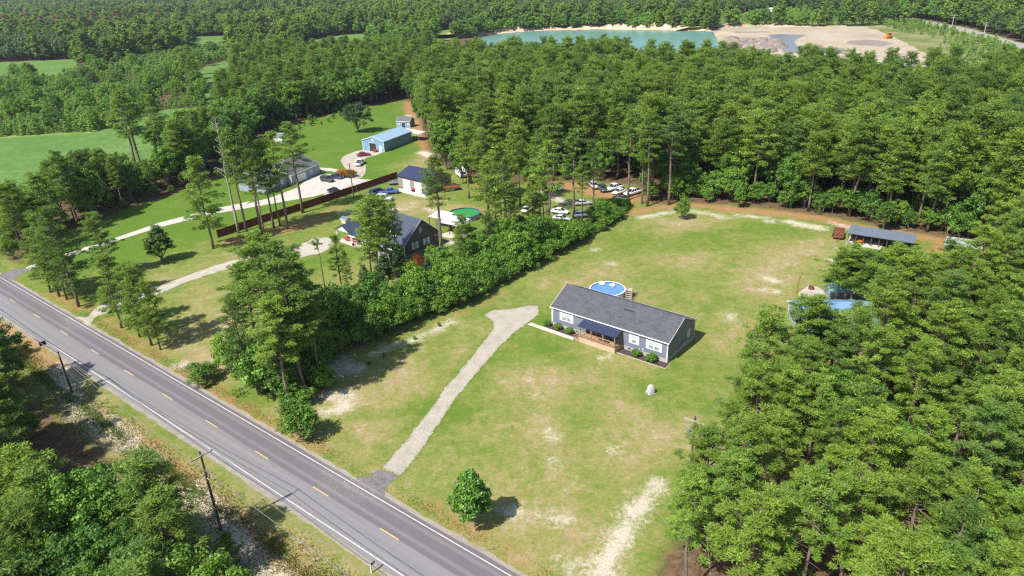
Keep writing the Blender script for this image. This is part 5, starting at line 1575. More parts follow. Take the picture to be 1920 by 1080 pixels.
def car_meshes(kind):
    """(name, mesh maker, material slot) list; x forward, origin on the ground in the middle"""
    if kind in PROTO: return PROTO[kind]
    L, Wd, H = dict(sedan=(4.7, 1.8, 1.45), suv=(4.8, 1.9, 1.78), pickup=(5.6, 1.98, 1.88), jeep=(4.6, 1.95, 1.9), van=(5.2, 2.0, 2.1))[kind]
    h2, w = L / 2, Wd / 2
    zb, belt = (.28, .92) if kind == 'sedan' else (.38, 1.12)
    hood = belt - (.1 if kind != 'jeep' else .02)
    # lower body as lofted sections along x
    secs = [(-h2, .62, belt - .16, .86), (-h2 + .12, zb + .05, belt - .04, .96), (-h2 + .8, zb, belt, 1.0), (0, zb, belt, 1.0), (h2 * .36, zb, belt - .02, 1.0), (h2 - .75, zb, hood - .03, .98), (h2 - .14, zb + .06, hood - .16, .92), (h2, .5, hood - .32, .8)]
    if kind in ('jeep', 'van'): secs[-2] = (h2 - .1, zb + .06, hood - .03, .96); secs[-1] = (h2, .45, hood - .1, .9)
    if kind == 'pickup': secs[0] = (-h2, .55, belt - .03, .95); secs[1] = (-h2 + .05, zb + .1, belt - .01, .98)
    b = MB(); k = 8
    for x, z0, z1, s in secs:
        W_ = w * s
        b.v += [(x, -W_ * .93, z0), (x, -W_, z0 + (z1 - z0) * .35), (x, -W_ * .98, z0 + (z1 - z0) * .8), (x, -W_ * .88, z1), (x, W_ * .88, z1), (x, W_ * .98, z0 + (z1 - z0) * .8), (x, W_, z0 + (z1 - z0) * .35), (x, W_ * .93, z0)]
    for i in range(len(secs) - 1):
        for j in range(k): b.f.append((i * k + j, i * k + (j + 1) % k, (i + 1) * k + (j + 1) % k, (i + 1) * k + j))
    b.f.append(tuple(range(k))[::-1]); b.f.append(tuple((len(secs) - 1) * k + j for j in range(k)))
    body = b
    x0, x1, r0, r1 = dict(sedan=(-h2 + .75, h2 - 1.25, -h2 + 1.35, h2 - 2.1), suv=(-h2 + .12, h2 - 1.25, -h2 + .45, h2 - 1.95), pickup=(-.75, h2 - 1.45, -.55, h2 - 2.1), jeep=(-h2 + .1, h2 - 1.45, -h2 + .18, h2 - 1.75), van=(-h2 + .08, h2 - .8, -h2 + .2, h2 - 1.6))[kind]
    def cab(wi, zlo, zhi, dx):
        c = MB()
        c.hexa([(x0 + dx, -w * .87 * wi, zlo), (x1 - dx, -w * .87 * wi, zlo), (x1 - dx, w * .87 * wi, zlo), (x0 + dx, w * .87 * wi, zlo)],
               [(r0 + dx * .5, -w * .70 * wi, zhi), (r1 - dx * .5, -w * .70 * wi, zhi), (r1 - dx * .5, w * .70 * wi, zhi), (r0 + dx * .5, w * .70 * wi, zhi)])
        return c
    glass = cab(1.0, belt - .05, H - .09, 0)
    roof = MB()
    roof.hexa([(r0 - .04, -w * .73, H - .10), (r1 + .04, -w * .73, H - .10), (r1 + .04, w * .73, H - .10), (r0 - .04, w * .73, H - .10)], [(r0 + .1, -w * .62, H), (r1 - .1, -w * .62, H), (r1 - .1, w * .62, H), (r0 + .1, w * .62, H)])
    for sy in (-1, 1):     # pillars
        for fx in ((x0, r0), (x1, r1), ((x0 + x1) / 2 - .1, (r0 + r1) / 2 - .1)):
            roof.hexa([(fx[0] - .06, sy * w * .875 - .02, belt - .05), (fx[0] + .06, sy * w * .875 - .02, belt - .05), (fx[0] + .06, sy * w * .875 + .02, belt - .05), (fx[0] - .06, sy * w * .875 + .02, belt - .05)],
                      [(fx[1] - .05, sy * w * .705 - .02, H - .09), (fx[1] + .05, sy * w * .705 - .02, H - .09), (fx[1] + .05, sy * w * .705 + .02, H - .09), (fx[1] - .05, sy * w * .705 + .02, H - .09)])
    parts = [('body', body, 'P', True), ('windows', glass, M_DGLASS, False), ('roof', roof, 'P', False)]
    if kind == 'pickup':
        bed = MB(); bed.box(-h2 + .12, -.85, -w * .8, w * .8, belt + .002, belt + .02); parts.append(('bed', bed, M_BLACK, False))
    wh = MB(); wh.tube([(0, -.11, 0), (0, .11, 0)], .33 if kind == 'sedan' else .39, 14)
    ri = MB(); ri.tube([(0, -.118, 0), (0, .118, 0)], .2, 12)
    lamps = MB(); tail = MB()
    for sy in (-1, 1):
        lamps.box(h2 - .16, h2 - .03, sy * w * .62 - .17, sy * w * .62 + .17, hood - .36, hood - .2)
        tail.box(-h2 - .01, -h2 + .1, sy * w * .68 - .14, sy * w * .68 + .14, belt - .38, belt - .18)
    hl = MB(); hl.box(h2 - .16, h2 + .0, -.17, .17, -.08, .08)
    tl_ = MB(); tl_.box(-h2 - .012, -h2 + .1, -.14, .14, -.1, .1)
    P = {'L': L, 'w': w, 'parts': [(n, raw_mesh(kind + '_' + n, b_.v, b_.f, [M_WHITE if m_ == 'P' else m_], sm), m_ == 'P') for n, b_, m_, sm in parts],
         'wheel': raw_mesh(kind + '_wheel', wh.v, wh.f, M_TYRE), 'rim': raw_mesh(kind + '_rim', ri.v, ri.f, M_RIM), 'r': .33 if kind == 'sedan' else .39,
         'hl': raw_mesh(kind + '_headlight', hl.v, hl.f, M_LAMP), 'tl': raw_mesh(kind + '_taillight', tl_.v, tl_.f, M_TAIL), 'hood': hood, 'belt': belt}
    PROTO[kind] = P
    return P

def car(kind, colour, px, ang, label, name='parked_car', cat='car', group=None, sc=1.0):
    P = car_meshes(kind)
    p = at(*px)
    o = thing(name, label, cat, (p[0], p[1], .02), ang, group)
    o.scale = (sc, sc, sc)
    for n, me_, pm in P['parts']:
        c = link(n, me_, o)
        if pm:
            c.material_slots[0].link = 'OBJECT'; c.material_slots[0].material = PAINT[colour]
    for sx in (-1, 1):
        for sy in (-1, 1):
            wv = link('wheel', P['wheel'], o, (sx * P['L'] * .31, sy * (P['w'] - .10), P['r']))
            link('rim', P['rim'], wv)
    for sy in (-1, 1):
        link('headlight', P['hl'], o, (0, sy * P['w'] * .62, P['hood'] - .27))
        link('taillight', P['tl'], o, (0, sy * P['w'] * .68, P['belt'] - .3))
    return o
fdeg = math.degrees(fa)
R_ = math.radians
car('sedan', 'black', (628, 361), R_(-32), 'black sedan parked beside the red brown fence on the grey apron')
car('suv', 'charcoal', (614, 340), R_(-35), 'charcoal car on the concrete pad, nearer the grey house front corner')
car('sedan', 'navy', (631, 334.5), R_(-32), 'dark blue car on the concrete pad in front of the orange shrubs')
car('sedan', 'red', (682, 292.5), R_(20), 'dark red car on the upper drive outside the blue barn')
car('pickup', 'white', (676, 309), R_(80), 'white pickup truck on the upper drive below the dark red car', 'pickup_truck', 'pickup truck')
car('suv', 'navy', (709, 364), R_(48), 'dark navy estate car on the grass left of the blue pickup', sc=1.05)
car('pickup', 'blue', (731, 363.5), R_(10), 'blue pickup truck on the grass in front of the tan garage', 'pickup_truck', 'pickup truck')
car('jeep', 'silver', (722, 376), R_(-18), 'silver grey off-road car on the grass in front of the blue pickup')
car('jeep', 'silver', (871, 468), R_(-35), 'pale grey square off-road car behind the hedge near the green pool')
car('sedan', 'brightred', (661, 452), R_(-30), 'small red car under the carport edge of the taupe house', sc=.8)
JG = 'junk cars under the pines at the end of the hedge'
for kind, colo, px, an, lab in (('sedan', 'white', (1050, 400), -25, 'white sedan seen side on among the junk cars, nearest the hedge'),
    ('sedan', 'silver', (1053, 413), -20, 'silver car half hidden by the hedge just below the white sedan'),
    ('suv', 'steel', (1092, 407), 10, 'blue grey car half in shade right of the white sedan'),
    ('sedan', 'silver', (1093, 384), 5, 'pale car in shade between the thin pine trunks, behind the blue grey one'),
    ('sedan', 'white', (1045, 355), -60, 'white car nose out at the left end of the back row under the pines'),
    ('suv', 'silver', (1113, 352), -75, 'silver car at the left of the close group in the back row'),
    ('pickup', 'darkgreen', (1129, 357), -80, 'dull dark pickup in the back row between two paler cars'),
    ('pickup', 'white', (1152, 356), 215, 'white pickup truck in the middle of the back row'),
    ('sedan', 'white', (1161, 363), 220, 'white car with pale green glass tucked beside the white pickup'),
    ('pickup', 'white', (1186, 365), 215, 'white pickup at the right end of the back row by the lawn'),
    ('sedan', 'black', (1163, 375), 160, 'black car hidden in the hedge shade at the right end'),
    ('sedan', 'white', (989, 396), 60, 'white car half hidden by the pine trunk left of the junk cars')):
    car(kind, colo, px, R_(an), lab, group=JG)
# white caravan and red brown trailer beyond the garage
p = at(865, 331)
o = thing('caravan', 'white caravan parked among the pines right of the tan garage', 'caravan', (p[0], p[1], 0), R_(-70))
b = MB(); b.prism([(-2.6, .5), (2.4, .5), (2.7, 1.2), (2.5, 2.3), (2.2, 2.6), (-2.3, 2.6), (-2.7, 2.2)], -1.1, 1.1, axis='y'); b.build('body', M_WHITE, o, bevel=.08)
b = MB(); b.box(-1.8, -.9, -1.13, -1.105, 1.4, 2.0); b.box(.6, 1.6, -1.13, -1.105, 1.4, 2.0); b.box(2.63, 2.69, -.6, .6, 1.4, 2.0); b.build('windows', M_DGLASS, o)
for y in (-1, 1): b = MB(); b.tube([(0, y - .1, .35), (0, y + .1, .35)], .35, 14); b.build('wheel', M_TYRE, o)
p = at(846, 357)
o = thing('flatbed_trailer', 'rust red flatbed trailer right of the tan garage behind a pine', 'trailer', (p[0], p[1], 0), R_(15))
b = MB(); b.box(-2.6, 2.6, -1.1, 1.1, .8, .95); b.build('bed', mat('rust_red_paint', (.36, .10, .04), (.25, .07, .035), 1, .8), o)
b = MB(); b.box(-2.5, 2.5, -1.08, -1.0, .96, 1.3); b.box(-2.5, 2.5, 1.0, 1.08, .96, 1.3); b.build('side_board', M_RUST, o)
for x in (-.5, .5):
    for y in (-1.0, 1.0): b = MB(); b.tube([(x, y - .1, .4), (x, y + .1, .4)], .4, 12); b.build('wheel', M_TYRE, o)
for k, (px, an) in enumerate((((738, 346), 10), ((745, 341), 40))):
    p = at(*px)
    o = thing('utility_trailer', ['small dark trailer frame beside the left wall of the tan garage', 'second dark trailer frame tucked between fence end and tan garage'][k], 'trailer', (p[0], p[1], 0), R_(an))
    b = MB(); b.box(-1.6, 1.6, -.9, .9, .6, .68); b.build('bed', M_GREYM, o)
    b = MB()
    for y in (-.88, .88):
        b.box(-1.6, 1.6, y - .03, y + .03, 1.1, 1.16)
        for x in (-1.55, 0, 1.55): b.box(x - .03, x + .03, y - .03, y + .03, .681, 1.09)
    b.build('rail', M_BLACK, o)
    for y in (-1, 1): b = MB(); b.tube([(0, y - .1, .33), (0, y + .1, .33)], .33, 12); b.build('wheel', M_TYRE, o)

# ------------------------------------------------------------------ far things
p = at(1665, 72)
o = thing('bulldozer', 'orange bulldozer standing on the far sand pit near its right edge', 'bulldozer', (p[0], p[1], 0), R_(200))
MO = mat('orange_machine_paint', (.72, .25, .03), (.6, .2, .03), 1, .5)
b = MB(); b.box(-2.6, 2.4, -1.1, 1.1, 1.0, 2.1); b.box(.2, 2.4, -.8, .8, 2.1, 2.7); b.build('body', MO, o, bevel=.08)
b = MB(); b.box(-1.6, .1, -.9, .9, 2.1, 3.6); b.build('cab', M_DGLASS, o); b = MB(); b.box(-1.8, .3, -1.05, 1.05, 3.6, 3.75); b.build('cab_roof', MO, o)
for y in (-1.45, 1.45): b = MB(); b.prism([(-2.6, .3), (-2.2, 0), (2.2, 0), (2.7, .4), (2.4, 1.1), (-2.4, 1.1)], y - .3, y + .3, axis='y'); b.build('track', M_BLACK, o)
b = MB(); b.box(3.0, 3.3, -1.9, 1.9, .1, 1.5); b.box(.5, 3.0, -1.9, -1.78, .4, .7); b.box(.5, 3.0, 1.78, 1.9, .4, .7); b.build('blade', MO, o)
p = at(1419, 24)
o = thing('white_trailer_home', 'long white trailer home at the far edge of the woods beyond the pit', 'trailer home', (p[0], p[1], 0), R_(3))
gable(o, 19, 8, 3.6, 4.6, M_WHITE, M_WHITEROOF, ov=.3, corner=False)
for u in (3, 8, 13): window(o, 'front', u, 1.4, 1.4, 1.2, 19, 8, 1)
for k, (bp, tp) in enumerate((((1702.5, 34.5), (1705, 11)), ((1785, 49), (1788, 27)), ((1845, 64), (1850, 41)))):
    hh = height(bp, tp)
    q = at(*bp)
    a = R_(-10)
    o = thing('far_utility_pole', ['leftmost', 'middle', 'rightmost'][k] + ' of the pale utility poles along the far road at upper right', 'utility pole', tuple(q), a, 'utility poles by the far road')
    b = MB(); b.tube([(0, 0, 0), (0, 0, hh)], [.3, .2], 8); b.build('pole_shaft', M_PALEW, o)
    b = MB(); b.box(-2.6, 2.6, -.35, -.1, hh - .9, hh - .6); b.build('crossarm', M_PALEW, o)
    b = MB(); b.box(-2.0, 2.0, -.3, -.1, hh - 2.4, hh - 2.15); b.build('lower_crossarm', M_PALEW, o)
q = at(1553, 47.5)
for k, (bp, tp) in enumerate((((1553, 47), (1554, 30)),)):
    o = thing('far_utility_pole', 'short pale pole rising in front of the bright trees above the pit', 'utility pole', tuple(at(*bp)), 0, 'utility poles by the far road')
    hh = height(bp, tp)
    b = MB(); b.tube([(0, 0, 0), (0, 0, hh)], [.25, .18], 8); b.build('pole_shaft', M_PALEW, o)

# ------------------------------------------------------------------ single trees and bushes one can point at
HR = random.Random(11)
def tree_at(kind, base, top, label, name='pine_tree', cat='tree', group=None, wide=1.0, var=None, h=None):
    p = at(*base)
    hh = h if h else height(base, top)
    return place(kind, name, p[0], p[1], hh, label, cat, group, HR, wide, var)
tree_at('magnolia', (890, 987), (880, 876), 'dense dark green magnolia standing alone by the road at the front lawn', 'magnolia_tree', wide=1.0)
tree_at('shrub', (570, 822), (556, 752), 'leafy young tree by the road at the end of the big pine clump', 'young_tree', wide=1.05)
tree_at('shrub', (386, 714), (385, 690), 'low round green bush next to the road left of the big pine clump', 'bush', 'bush', wide=1.7, h=3.2)
tree_at('shrub', (1280, 411), (1281, 371), 'small lone sapling on the lawn near the far tree line', 'sapling', wide=.75)
tree_at('darktree', (672, 248), (671, 186), 'round dark tree standing alone on the grass left of the blue barn', 'shade_tree', wide=1.25)
tree_at('cedar', (305, 490), (298, 418), 'dark bushy tree between the concrete drive and the dirt track', 'evergreen_tree', wide=1.9)
SP = [
 ('tallpine', (568, 399), (541, 230), 'tall leaning pine whose trunk crosses the red brown fence before the concrete pad', 1.35),
 ('tallpine', (539, 430), (515, 245), 'tall pine just left of the one crossing the fence', 1.1), ('tallpine', (514, 428), (498, 262), 'bare stemmed pine in the middle of the fence clump', 1.0),
 ('tallpine', (491, 440), (470, 235), 'tallest pine of the fence clump with high crown', 1.1), ('tallpine', (497, 446), (478, 280), 'slim pine pressed against the tallest one by the fence', .9),
 ('tallpine', (464, 440), (433, 238), 'leftmost green pine of the fence clump', 1.0), ('tallpine', (525, 424), (510, 300), 'shorter pine in the shade of the fence clump', 1.0),
 ('fullpine', (400, 466), (366, 298), 'open crowned pine standing left of the fence end beside the concrete drive', 1.1),
 ('tallpine', (273, 341), (228, 166), 'tall pine leaning above the crop field, right one of the pair', 1.3), ('tallpine', (262, 335), (205, 172), 'tall pine above the crop field, left one of the pair', 1.4),
 ('tallpine', (308, 312), (278, 178), 'tall lone pine with bare stem at the crop field corner', 1.1), ('broad', (362, 318), (360, 205), 'big bright green leafy tree at the corner of the crop field', 1.0),
 ('broad', (335, 330), (330, 250), 'lower leafy tree below the big bright one at the field corner', 1.0),
 ('fullpine', (112, 556), (88, 402), 'roadside pine left of the dirt track mouth, leftmost stem', 1.1), ('fullpine', (126, 562), (120, 420), 'roadside pine left of the dirt track mouth, second stem', 1.0),
 ('fullpine', (148, 575), (150, 392), 'tallest roadside pine just left of the dirt track mouth', 1.1), ('fullpine', (205, 520), (190, 400), 'pine behind the roadside stems on the far side of the dirt track', 1.1),
 ('fullpine', (95, 548), (70, 430), 'outermost pine of the roadside stems toward the left edge', 1.1), ('fullpine', (228, 615), (212, 480), 'roadside pine right of the dirt track mouth, first stem', 1.0),
 ('fullpine', (262, 632), (235, 500), 'roadside pine right of the dirt track mouth, second stem', 1.0), ('fullpine', (285, 648), (262, 498), 'roadside pine right of the dirt track mouth, third stem', 1.0),
 ('fullpine', (301, 656), (285, 530), 'last roadside pine right of the dirt track mouth beside the orange litter', .9),
 ('pine', (545, 762), (500, 560), 'pine at the very front of the big clump with a dark trunk', 1.0), ('pine', (500, 640), (470, 470), 'airy pine at the back of the big clump', 1.1), ('pine', (575, 745), (545, 540), 'front right pine of the big clump', 1.1),
 ('pine', (560, 735), (500, 470), 'central tall pine of the big clump beside the road', 1.0), ('pine', (520, 700), (450, 447), 'highest pine of the big clump at its back left', 1.05),
 ('pine', (585, 700), (545, 500), 'pine at the back right of the big clump', .9), ('pine', (490, 680), (420, 500), 'broad pine at the left of the big clump over the grass', 1.1), ('fullpine', (470, 720), (425, 560), 'leftmost pine of the big clump leaning over the track side lawn', 1.0),
 ('fullpine', (535, 745), (500, 600), 'lower pine at the front left of the big clump', 1.0), ('pine', (600, 720), (575, 560), 'young pine at the right edge of the big clump', .8),
 ('slimpine', (570, 655), (543, 470), 'very slim pine left of the pair standing behind the big clump', 1.0), ('slimpine', (578, 595), (556, 495), 'very slim pine right of the pair behind the big clump', .9),
 ('slimpine', (641, 548), (624, 440), 'full narrow pine standing on the grass between clump and taupe house', 1.15), ('slimpine', (655, 556), (645, 470), 'thinner companion right of the full narrow pine', .8),
 ('pine', (710, 531), (697, 374), 'pine in front of the taupe house, left of two crowns hiding its roof', 1.15), ('pine', (728, 500), (730, 376), 'pine in front of the taupe house, right of two crowns hiding its roof', 1.1),
 ('cedar', (690, 565), (686, 492), 'dark narrow conifer at the upper edge of the hedge', 1.1), ('cedar', (750, 528), (748, 448), 'dark conifer close to the taupe house front wall', 1.2), ('cedar', (724, 548), (716, 470), 'second dark conifer by the taupe house, nearer the hedge', 1.2),
 ('tallpine', (829, 468), (820, 290), 'tall pine between tan garage and taupe house', 1.25), ('tallpine', (917, 453), (896, 296), 'pine whose trunk stands right of the green pool', 1.4), ('tallpine', (952, 470), (940, 270), 'pine with long trunk at the hedge right of the green pool', 1.4),
 ('tallpine', (1012, 402), (1002, 250), 'pine left of the junk cars with high crown', 1.1), ('tallpine', (1031, 448), (1020, 262), 'pine rising from the hedge just left of the white sedan', 1.2), ('tallpine', (1076, 410), (1064, 240), 'tall bare stemmed pine standing among the junk cars', 1.2),
 ('tallpine', (1113, 414), (1100, 262), 'thin pine right of the blue grey junk car', 1.0), ('tallpine', (1178, 375), (1170, 205), 'pine at the hedge end in front of the white pickups', 1.1), ('tallpine', (1214, 387), (1203, 205), 'tall pine at the corner where hedge meets tree line', 1.1),
 ('tallpine', (1204, 382), (1190, 225), 'slim companion left of the pine at the hedge corner', .9), ('tallpine', (1254, 384), (1254, 195), 'tall straight pine at the tree line above the lone sapling', 1.1),
 ('pine', (880, 372), (872, 240), 'pine behind the green pool near the caravan', 1.0), ('pine', (912, 380), (905, 250), 'pine behind the green pool, right of the caravan', 1.0), ('pine', (975, 385), (968, 230), 'pine in the yard between green pool and junk cars', 1.0),
 ('pine', (940, 402), (926, 290), 'shorter pine right behind the green pool rim', 1.0), ('fullpine', (1000, 440), (990, 330), 'full pine at the hedge left of the junk cars', .9), ('broad', (930, 470), (928, 405), 'dark leafy tree at the hedge right of the green pool', .7),
 ('broad', (868, 345), (868, 262), 'leafy tree at the edge of the pine wood by the caravan', .9), ('broad', (838, 318), (835, 225), 'leafy tree at the edge of the pine wood above the tan garage', 1.0),
 ('broad', (978, 458), (978, 402), 'leafy tree in the hedge beside the long trunked pine', .6), ('broad', (890, 500), (888, 440), 'bright leafy tree at the upper edge of the hedge below the pale off-road car', .6), ('broad', (812, 512), (809, 455), 'leafy tree right of the orange tarpaulin beside the taupe house', .6),
 ('pine', (1311, 985), (1296, 806), 'pine hiding the foot of the white crossarm pole', 1.1), ('fullpine', (1291, 1030), (1262, 880), 'pine at the left edge of the right hand wood by the sandy track', 1.0), ('pine', (1411, 892), (1385, 690), 'pine at the wood edge with its trunk showing above the yard', 1.0),
 ('pine', (1457, 900), (1440, 700), 'pine right of the trunk at the wood edge', .9), ('pine', (1496, 770), (1437, 562), 'open pine in front of the blue roofed house, leftmost', 1.05), ('pine', (1470, 830), (1430, 640), 'pine below the leftmost one at the lawn edge', 1.0),
 ('pine', (1588, 765), (1560, 590), 'pine in front of the white tanks', .9), ('pine', (1632, 742), (1610, 545), 'pine right of the white tanks', .95), ('pine', (1655, 640), (1600, 468), 'big pine crown over the right end of the blue roof', 1.15),
 ('pine', (1622, 610), (1585, 478), 'pine at the lawn edge above the patio', 1.0), ('pine', (1700, 580), (1684, 480), 'pine in front of the open shed right part', 1.0), ('pine', (1760, 560), (1740, 452), 'pine right of the open shed', 1.0), ('broad', (1655, 432), (1648, 372), 'dark round tree directly behind the open shed', .8),
 ('broad', (1560, 400), (1558, 345), 'bright leafy tree at the tree line left of the rusty trailer', .8), ('broad', (1385, 390), (1384, 350), 'low leafy tree under the tree line pines', .7),
 ('pine', (1530, 730), (1500, 600), 'open pine between the leftmost one and the white tanks', .95), ('pine', (1545, 800), (1510, 620), 'pine in front of the porch of the blue roofed house', 1.0),
 ('pine', (1420, 790), (1378, 585), 'pine leaning over the lawn left of the blue roofed house', 1.0), 
 ('pine', (1640, 700), (1625, 510), 'pine behind the white tanks at their right', 1.0),
 ('pine', (1690, 660), (1670, 488), 'pine at the right end of the house clearing', 1.1), ('pine', (1680, 620), (1655, 482), 'pine crown below the open shed left half', 1.1), ('pine', (1730, 600), (1715, 476), 'pine below the right end of the open shed', 1.1),
 ('pine', (1500, 850), (1470, 650), 'pine at the yard edge below the leftmost open pine', 1.0), ('pine', (1380, 850), (1340, 680), 'pine at the lawn edge right of the well cover', .9), ('fullpine', (1360, 900), (1335, 760), 'pine right of the white crossarm', .9),
 ('pine', (1592, 590), (1565, 474), 'pine behind the blue roof with its crown over the patio corner', 1.35), ('pine', (1602, 575), (1590, 470), 'second pine behind the blue roof nearest the teal roof', 1.3), ('pine', (1563, 582), (1546, 482), 'leftmost pine behind the blue roof, beside the patio', 1.45), ('pine', (1582, 588), (1572, 466), 'tall pine directly over the teal roof', 1.4), ('pine', (1626, 602), (1603, 472), 'pine behind the right end of the blue roof', 1.05),
 ('pine', (1652, 592), (1632, 474), 'taller pine behind the right end of the blue roof', 1.0), ('pine', (1588, 670), (1572, 572), 'low pine covering the right half of the blue roof', 1.05), ('pine', (1670, 575), (1652, 480), 'pine nearest the open shed left of its right end', 1.0),
 ('pine', (1500, 765), (1455, 572), 'wide pine overlapping the left end wall of the blue roofed house', 1.35), ('pine', (1540, 745), (1517, 588), 'pine before the middle of the blue roofed house', 1.3), ('fullpine', (698, 520), (680, 378), 'pine at the veranda corner of the taupe house', .9), ('tallpine', (745, 505), (740, 378), 'high crowned pine before the dormers of the taupe house', 1.1),
 ('fullpine', (440, 1075), (425, 1000), 'young pine at the foot of the near utility pole', .9),
]
for kind, base, top, lab, wide in SP:
    nm = {'broad': 'leafy_tree', 'cedar': 'conifer_tree', 'darktree': 'shade_tree'}.get(kind, 'pine_tree')
    if kind == 'pine' and base[1] > 560: kind, wide = 'nearpine', wide * 1.22
    tree_at(kind, base, top, lab, nm, wide=wide)
for base, top, lab in (((447, 437), (404, 222), 'tall dead pine with bare brown crown left of the fence clump'), ((735, 530), (722, 455), 'bare leaning dead tree at the hedge in front of the taupe house'),
                       ((826, 472), (815, 400), 'bare dead tree with pale branches beside the white canopy'), ((1027, 440), (1022, 378), 'broken bare trunk at the hedge left of the white sedan'),
                       ((1528, 1010), (1520, 930), 'small dead tree with pale twigs deep in the right hand wood')):
    tree_at('snag', base, top, lab, 'dead_tree')
tree_at('whip', (613, 561), (598, 448), 'tall thin sapling with a tiny top between clump and narrow pine', 'thin_pine_tree')
# hedge of leafy shrubs
SEEN = ((783, 488, 20), (869, 466, 18), (1050, 401, 20), (1092, 404, 20), (1170, 362, 14), (870, 425, 10))
def keep_view(x, y, h):
    # bushes stay low enough to leave the things behind them in view
    bx, by, _ = pix((x, y, 0))
    for tx, ty, r in SEEN:
        if abs(bx - tx) < r + 8 and by > ty:
            h = min(h, max(1.2, height((bx, by), (bx, ty + 9))))
    return h
HB = gp([(560, 748), (600, 700), (628, 676), (680, 653), (745, 620), (834, 590), (905, 560), (960, 527), (1010, 503), (1060, 471), (1100, 449), (1150, 426), (1178, 396), (1195, 380)])
hr = random.Random(21)
cum = np.concatenate([[0], np.cumsum(np.linalg.norm(np.diff(HB, axis=0), axis=1))])
LAB = ['bright green leafy bush on the lawn side of the long hedge', 'leafy bush in the middle row of the long hedge', 'leafy bush on the far side of the long hedge']
for row, (off, lo, hi) in enumerate(((1.3, 3.0, 5.4), (4.0, 4.6, 8.2), (7.0, 3.6, 7.8))):
    s = hr.uniform(0, 1.5)
    while s < cum[-1]:
        x, y = np.interp(s, cum, HB[:, 0]), np.interp(s, cum, HB[:, 1])
        d = np.array([np.interp(s + 1, cum, HB[:, 0]) - np.interp(s - 1, cum, HB[:, 0]), np.interp(s + 1, cum, HB[:, 1]) - np.interp(s - 1, cum, HB[:, 1])]); d /= np.linalg.norm(d)
        n = np.array([-d[1], d[0]])
        fr_ = s / cum[-1]
        if not (row == 2 and fr_ > .75):
            q = np.array([x, y]) + n * (off + hr.uniform(-.6, .6))
            place('shrub', 'hedge_bush', q[0], q[1], keep_view(q[0], q[1], hr.uniform(lo, hi) * (1.1 if fr_ < .75 else .75) * (1 + .22 * math.sin(s * .35 + row))), LAB[row], 'bush', ['bushes of the hedge lawn side', 'bushes of the hedge middle row', 'bushes of the hedge far side'][row], hr, 1.0)
        s += hr.uniform(2.1, 3.9)
for k, (fr_, off, kd, hh) in enumerate(((.34, 9.5, 'cedar', 8), (.38, 10, 'broad', 8.5), (.43, 9, 'pine', 12), (.48, 9.5, 'broad', 9), (.52, 11, 'fullpine', 11), (.56, 9, 'broad', 10), (.6, 10.5, 'pine', 14), (.64, 9, 'broad', 7),
                                        (.69, 9, 'pine', 15), (.82, 8.5, 'pine', 15), (.86, 9, 'broad', 7), (.58, 13, 'pine', 14), (.47, 12, 'fullpine', 12), (.41, 12.5, 'broad', 8), (.31, 8.5, 'broad', 7))):
    s = fr_ * cum[-1]
    x, y = np.interp(s, cum, HB[:, 0]), np.interp(s, cum, HB[:, 1])
    d = np.array([np.interp(s + 1, cum, HB[:, 0]) - np.interp(s - 1, cum, HB[:, 0]), np.interp(s + 1, cum, HB[:, 1]) - np.interp(s - 1, cum, HB[:, 1])]); d /= np.linalg.norm(d)
    kd = 'tallpine' if kd == 'pine' else kd
    if kd == 'broad': hh = keep_view(x - d[1] * off, y + d[0] * off, hh)
    place(kd, {'cedar': 'conifer_tree', 'broad': 'leafy_tree'}.get(kd, 'pine_tree'), x - d[1] * off, y + d[0] * off, hh, {'cedar': 'dark conifer', 'broad': 'leafy tree'}.get(kd, 'pine') + ' rising from the far side of the long hedge', 'tree', {'cedar': 'conifers', 'broad': 'leafy trees'}.get(kd, 'pines') + ' rising behind the long hedge', hr, .95)
# underbrush round the big clump and small scattered bushes
ub = random.Random(5)
for k in range(34):
    px = (ub.uniform(425, 610), ub.uniform(680, 770))
    if (px[0] - 425) * .62 + 690 < px[1] - 12: continue
    if px[1] > 770 or (px[0] > 575 and px[1] > 735): continue
    q = at(*px)
    place('shrub' if k % 3 else 'broad', 'undergrowth_bush', q[0], q[1], ub.uniform(3, 6.5), 'leafy undergrowth bush at the feet of the big pine clump', 'bush', 'undergrowth of the big pine clump', ub)
for k, (px, lab) in enumerate((((823, 612), 'tiny dark weed bush on the lawn edge farthest along the hedge'), ((777, 637), 'tiny dark weed bush on the lawn, third along the hedge'), ((721, 668), 'tiny dark weed bush on the lawn, second along the hedge'), ((692, 684), 'tiny dark weed bush nearest the big pine clump'))):
    q = at(*px); place('shrub', 'weed_bush', q[0], q[1], .7, lab, 'bush', None, ub, .8)
ul = [(1222, 376), (1262, 372), (1298, 372), (1330, 374), (1362, 376), (1410, 380), (1440, 382), (1475, 390), (1505, 394), (1535, 398), (1590, 408), (1620, 412), (1675, 424), (1700, 428), (1740, 432), (1780, 440), (1820, 448)]
for i, px in enumerate(ul):
    q = at(px[0] + ub.uniform(-6, 6), px[1] - ub.uniform(-1, 3))
    place('shrub' if i % 2 else 'broad', 'understorey_bush', q[0], q[1], ub.uniform(4, 8), 'leafy understorey bush below the pines along the far lawn edge', 'bush', 'understorey along the far lawn edge', ub)

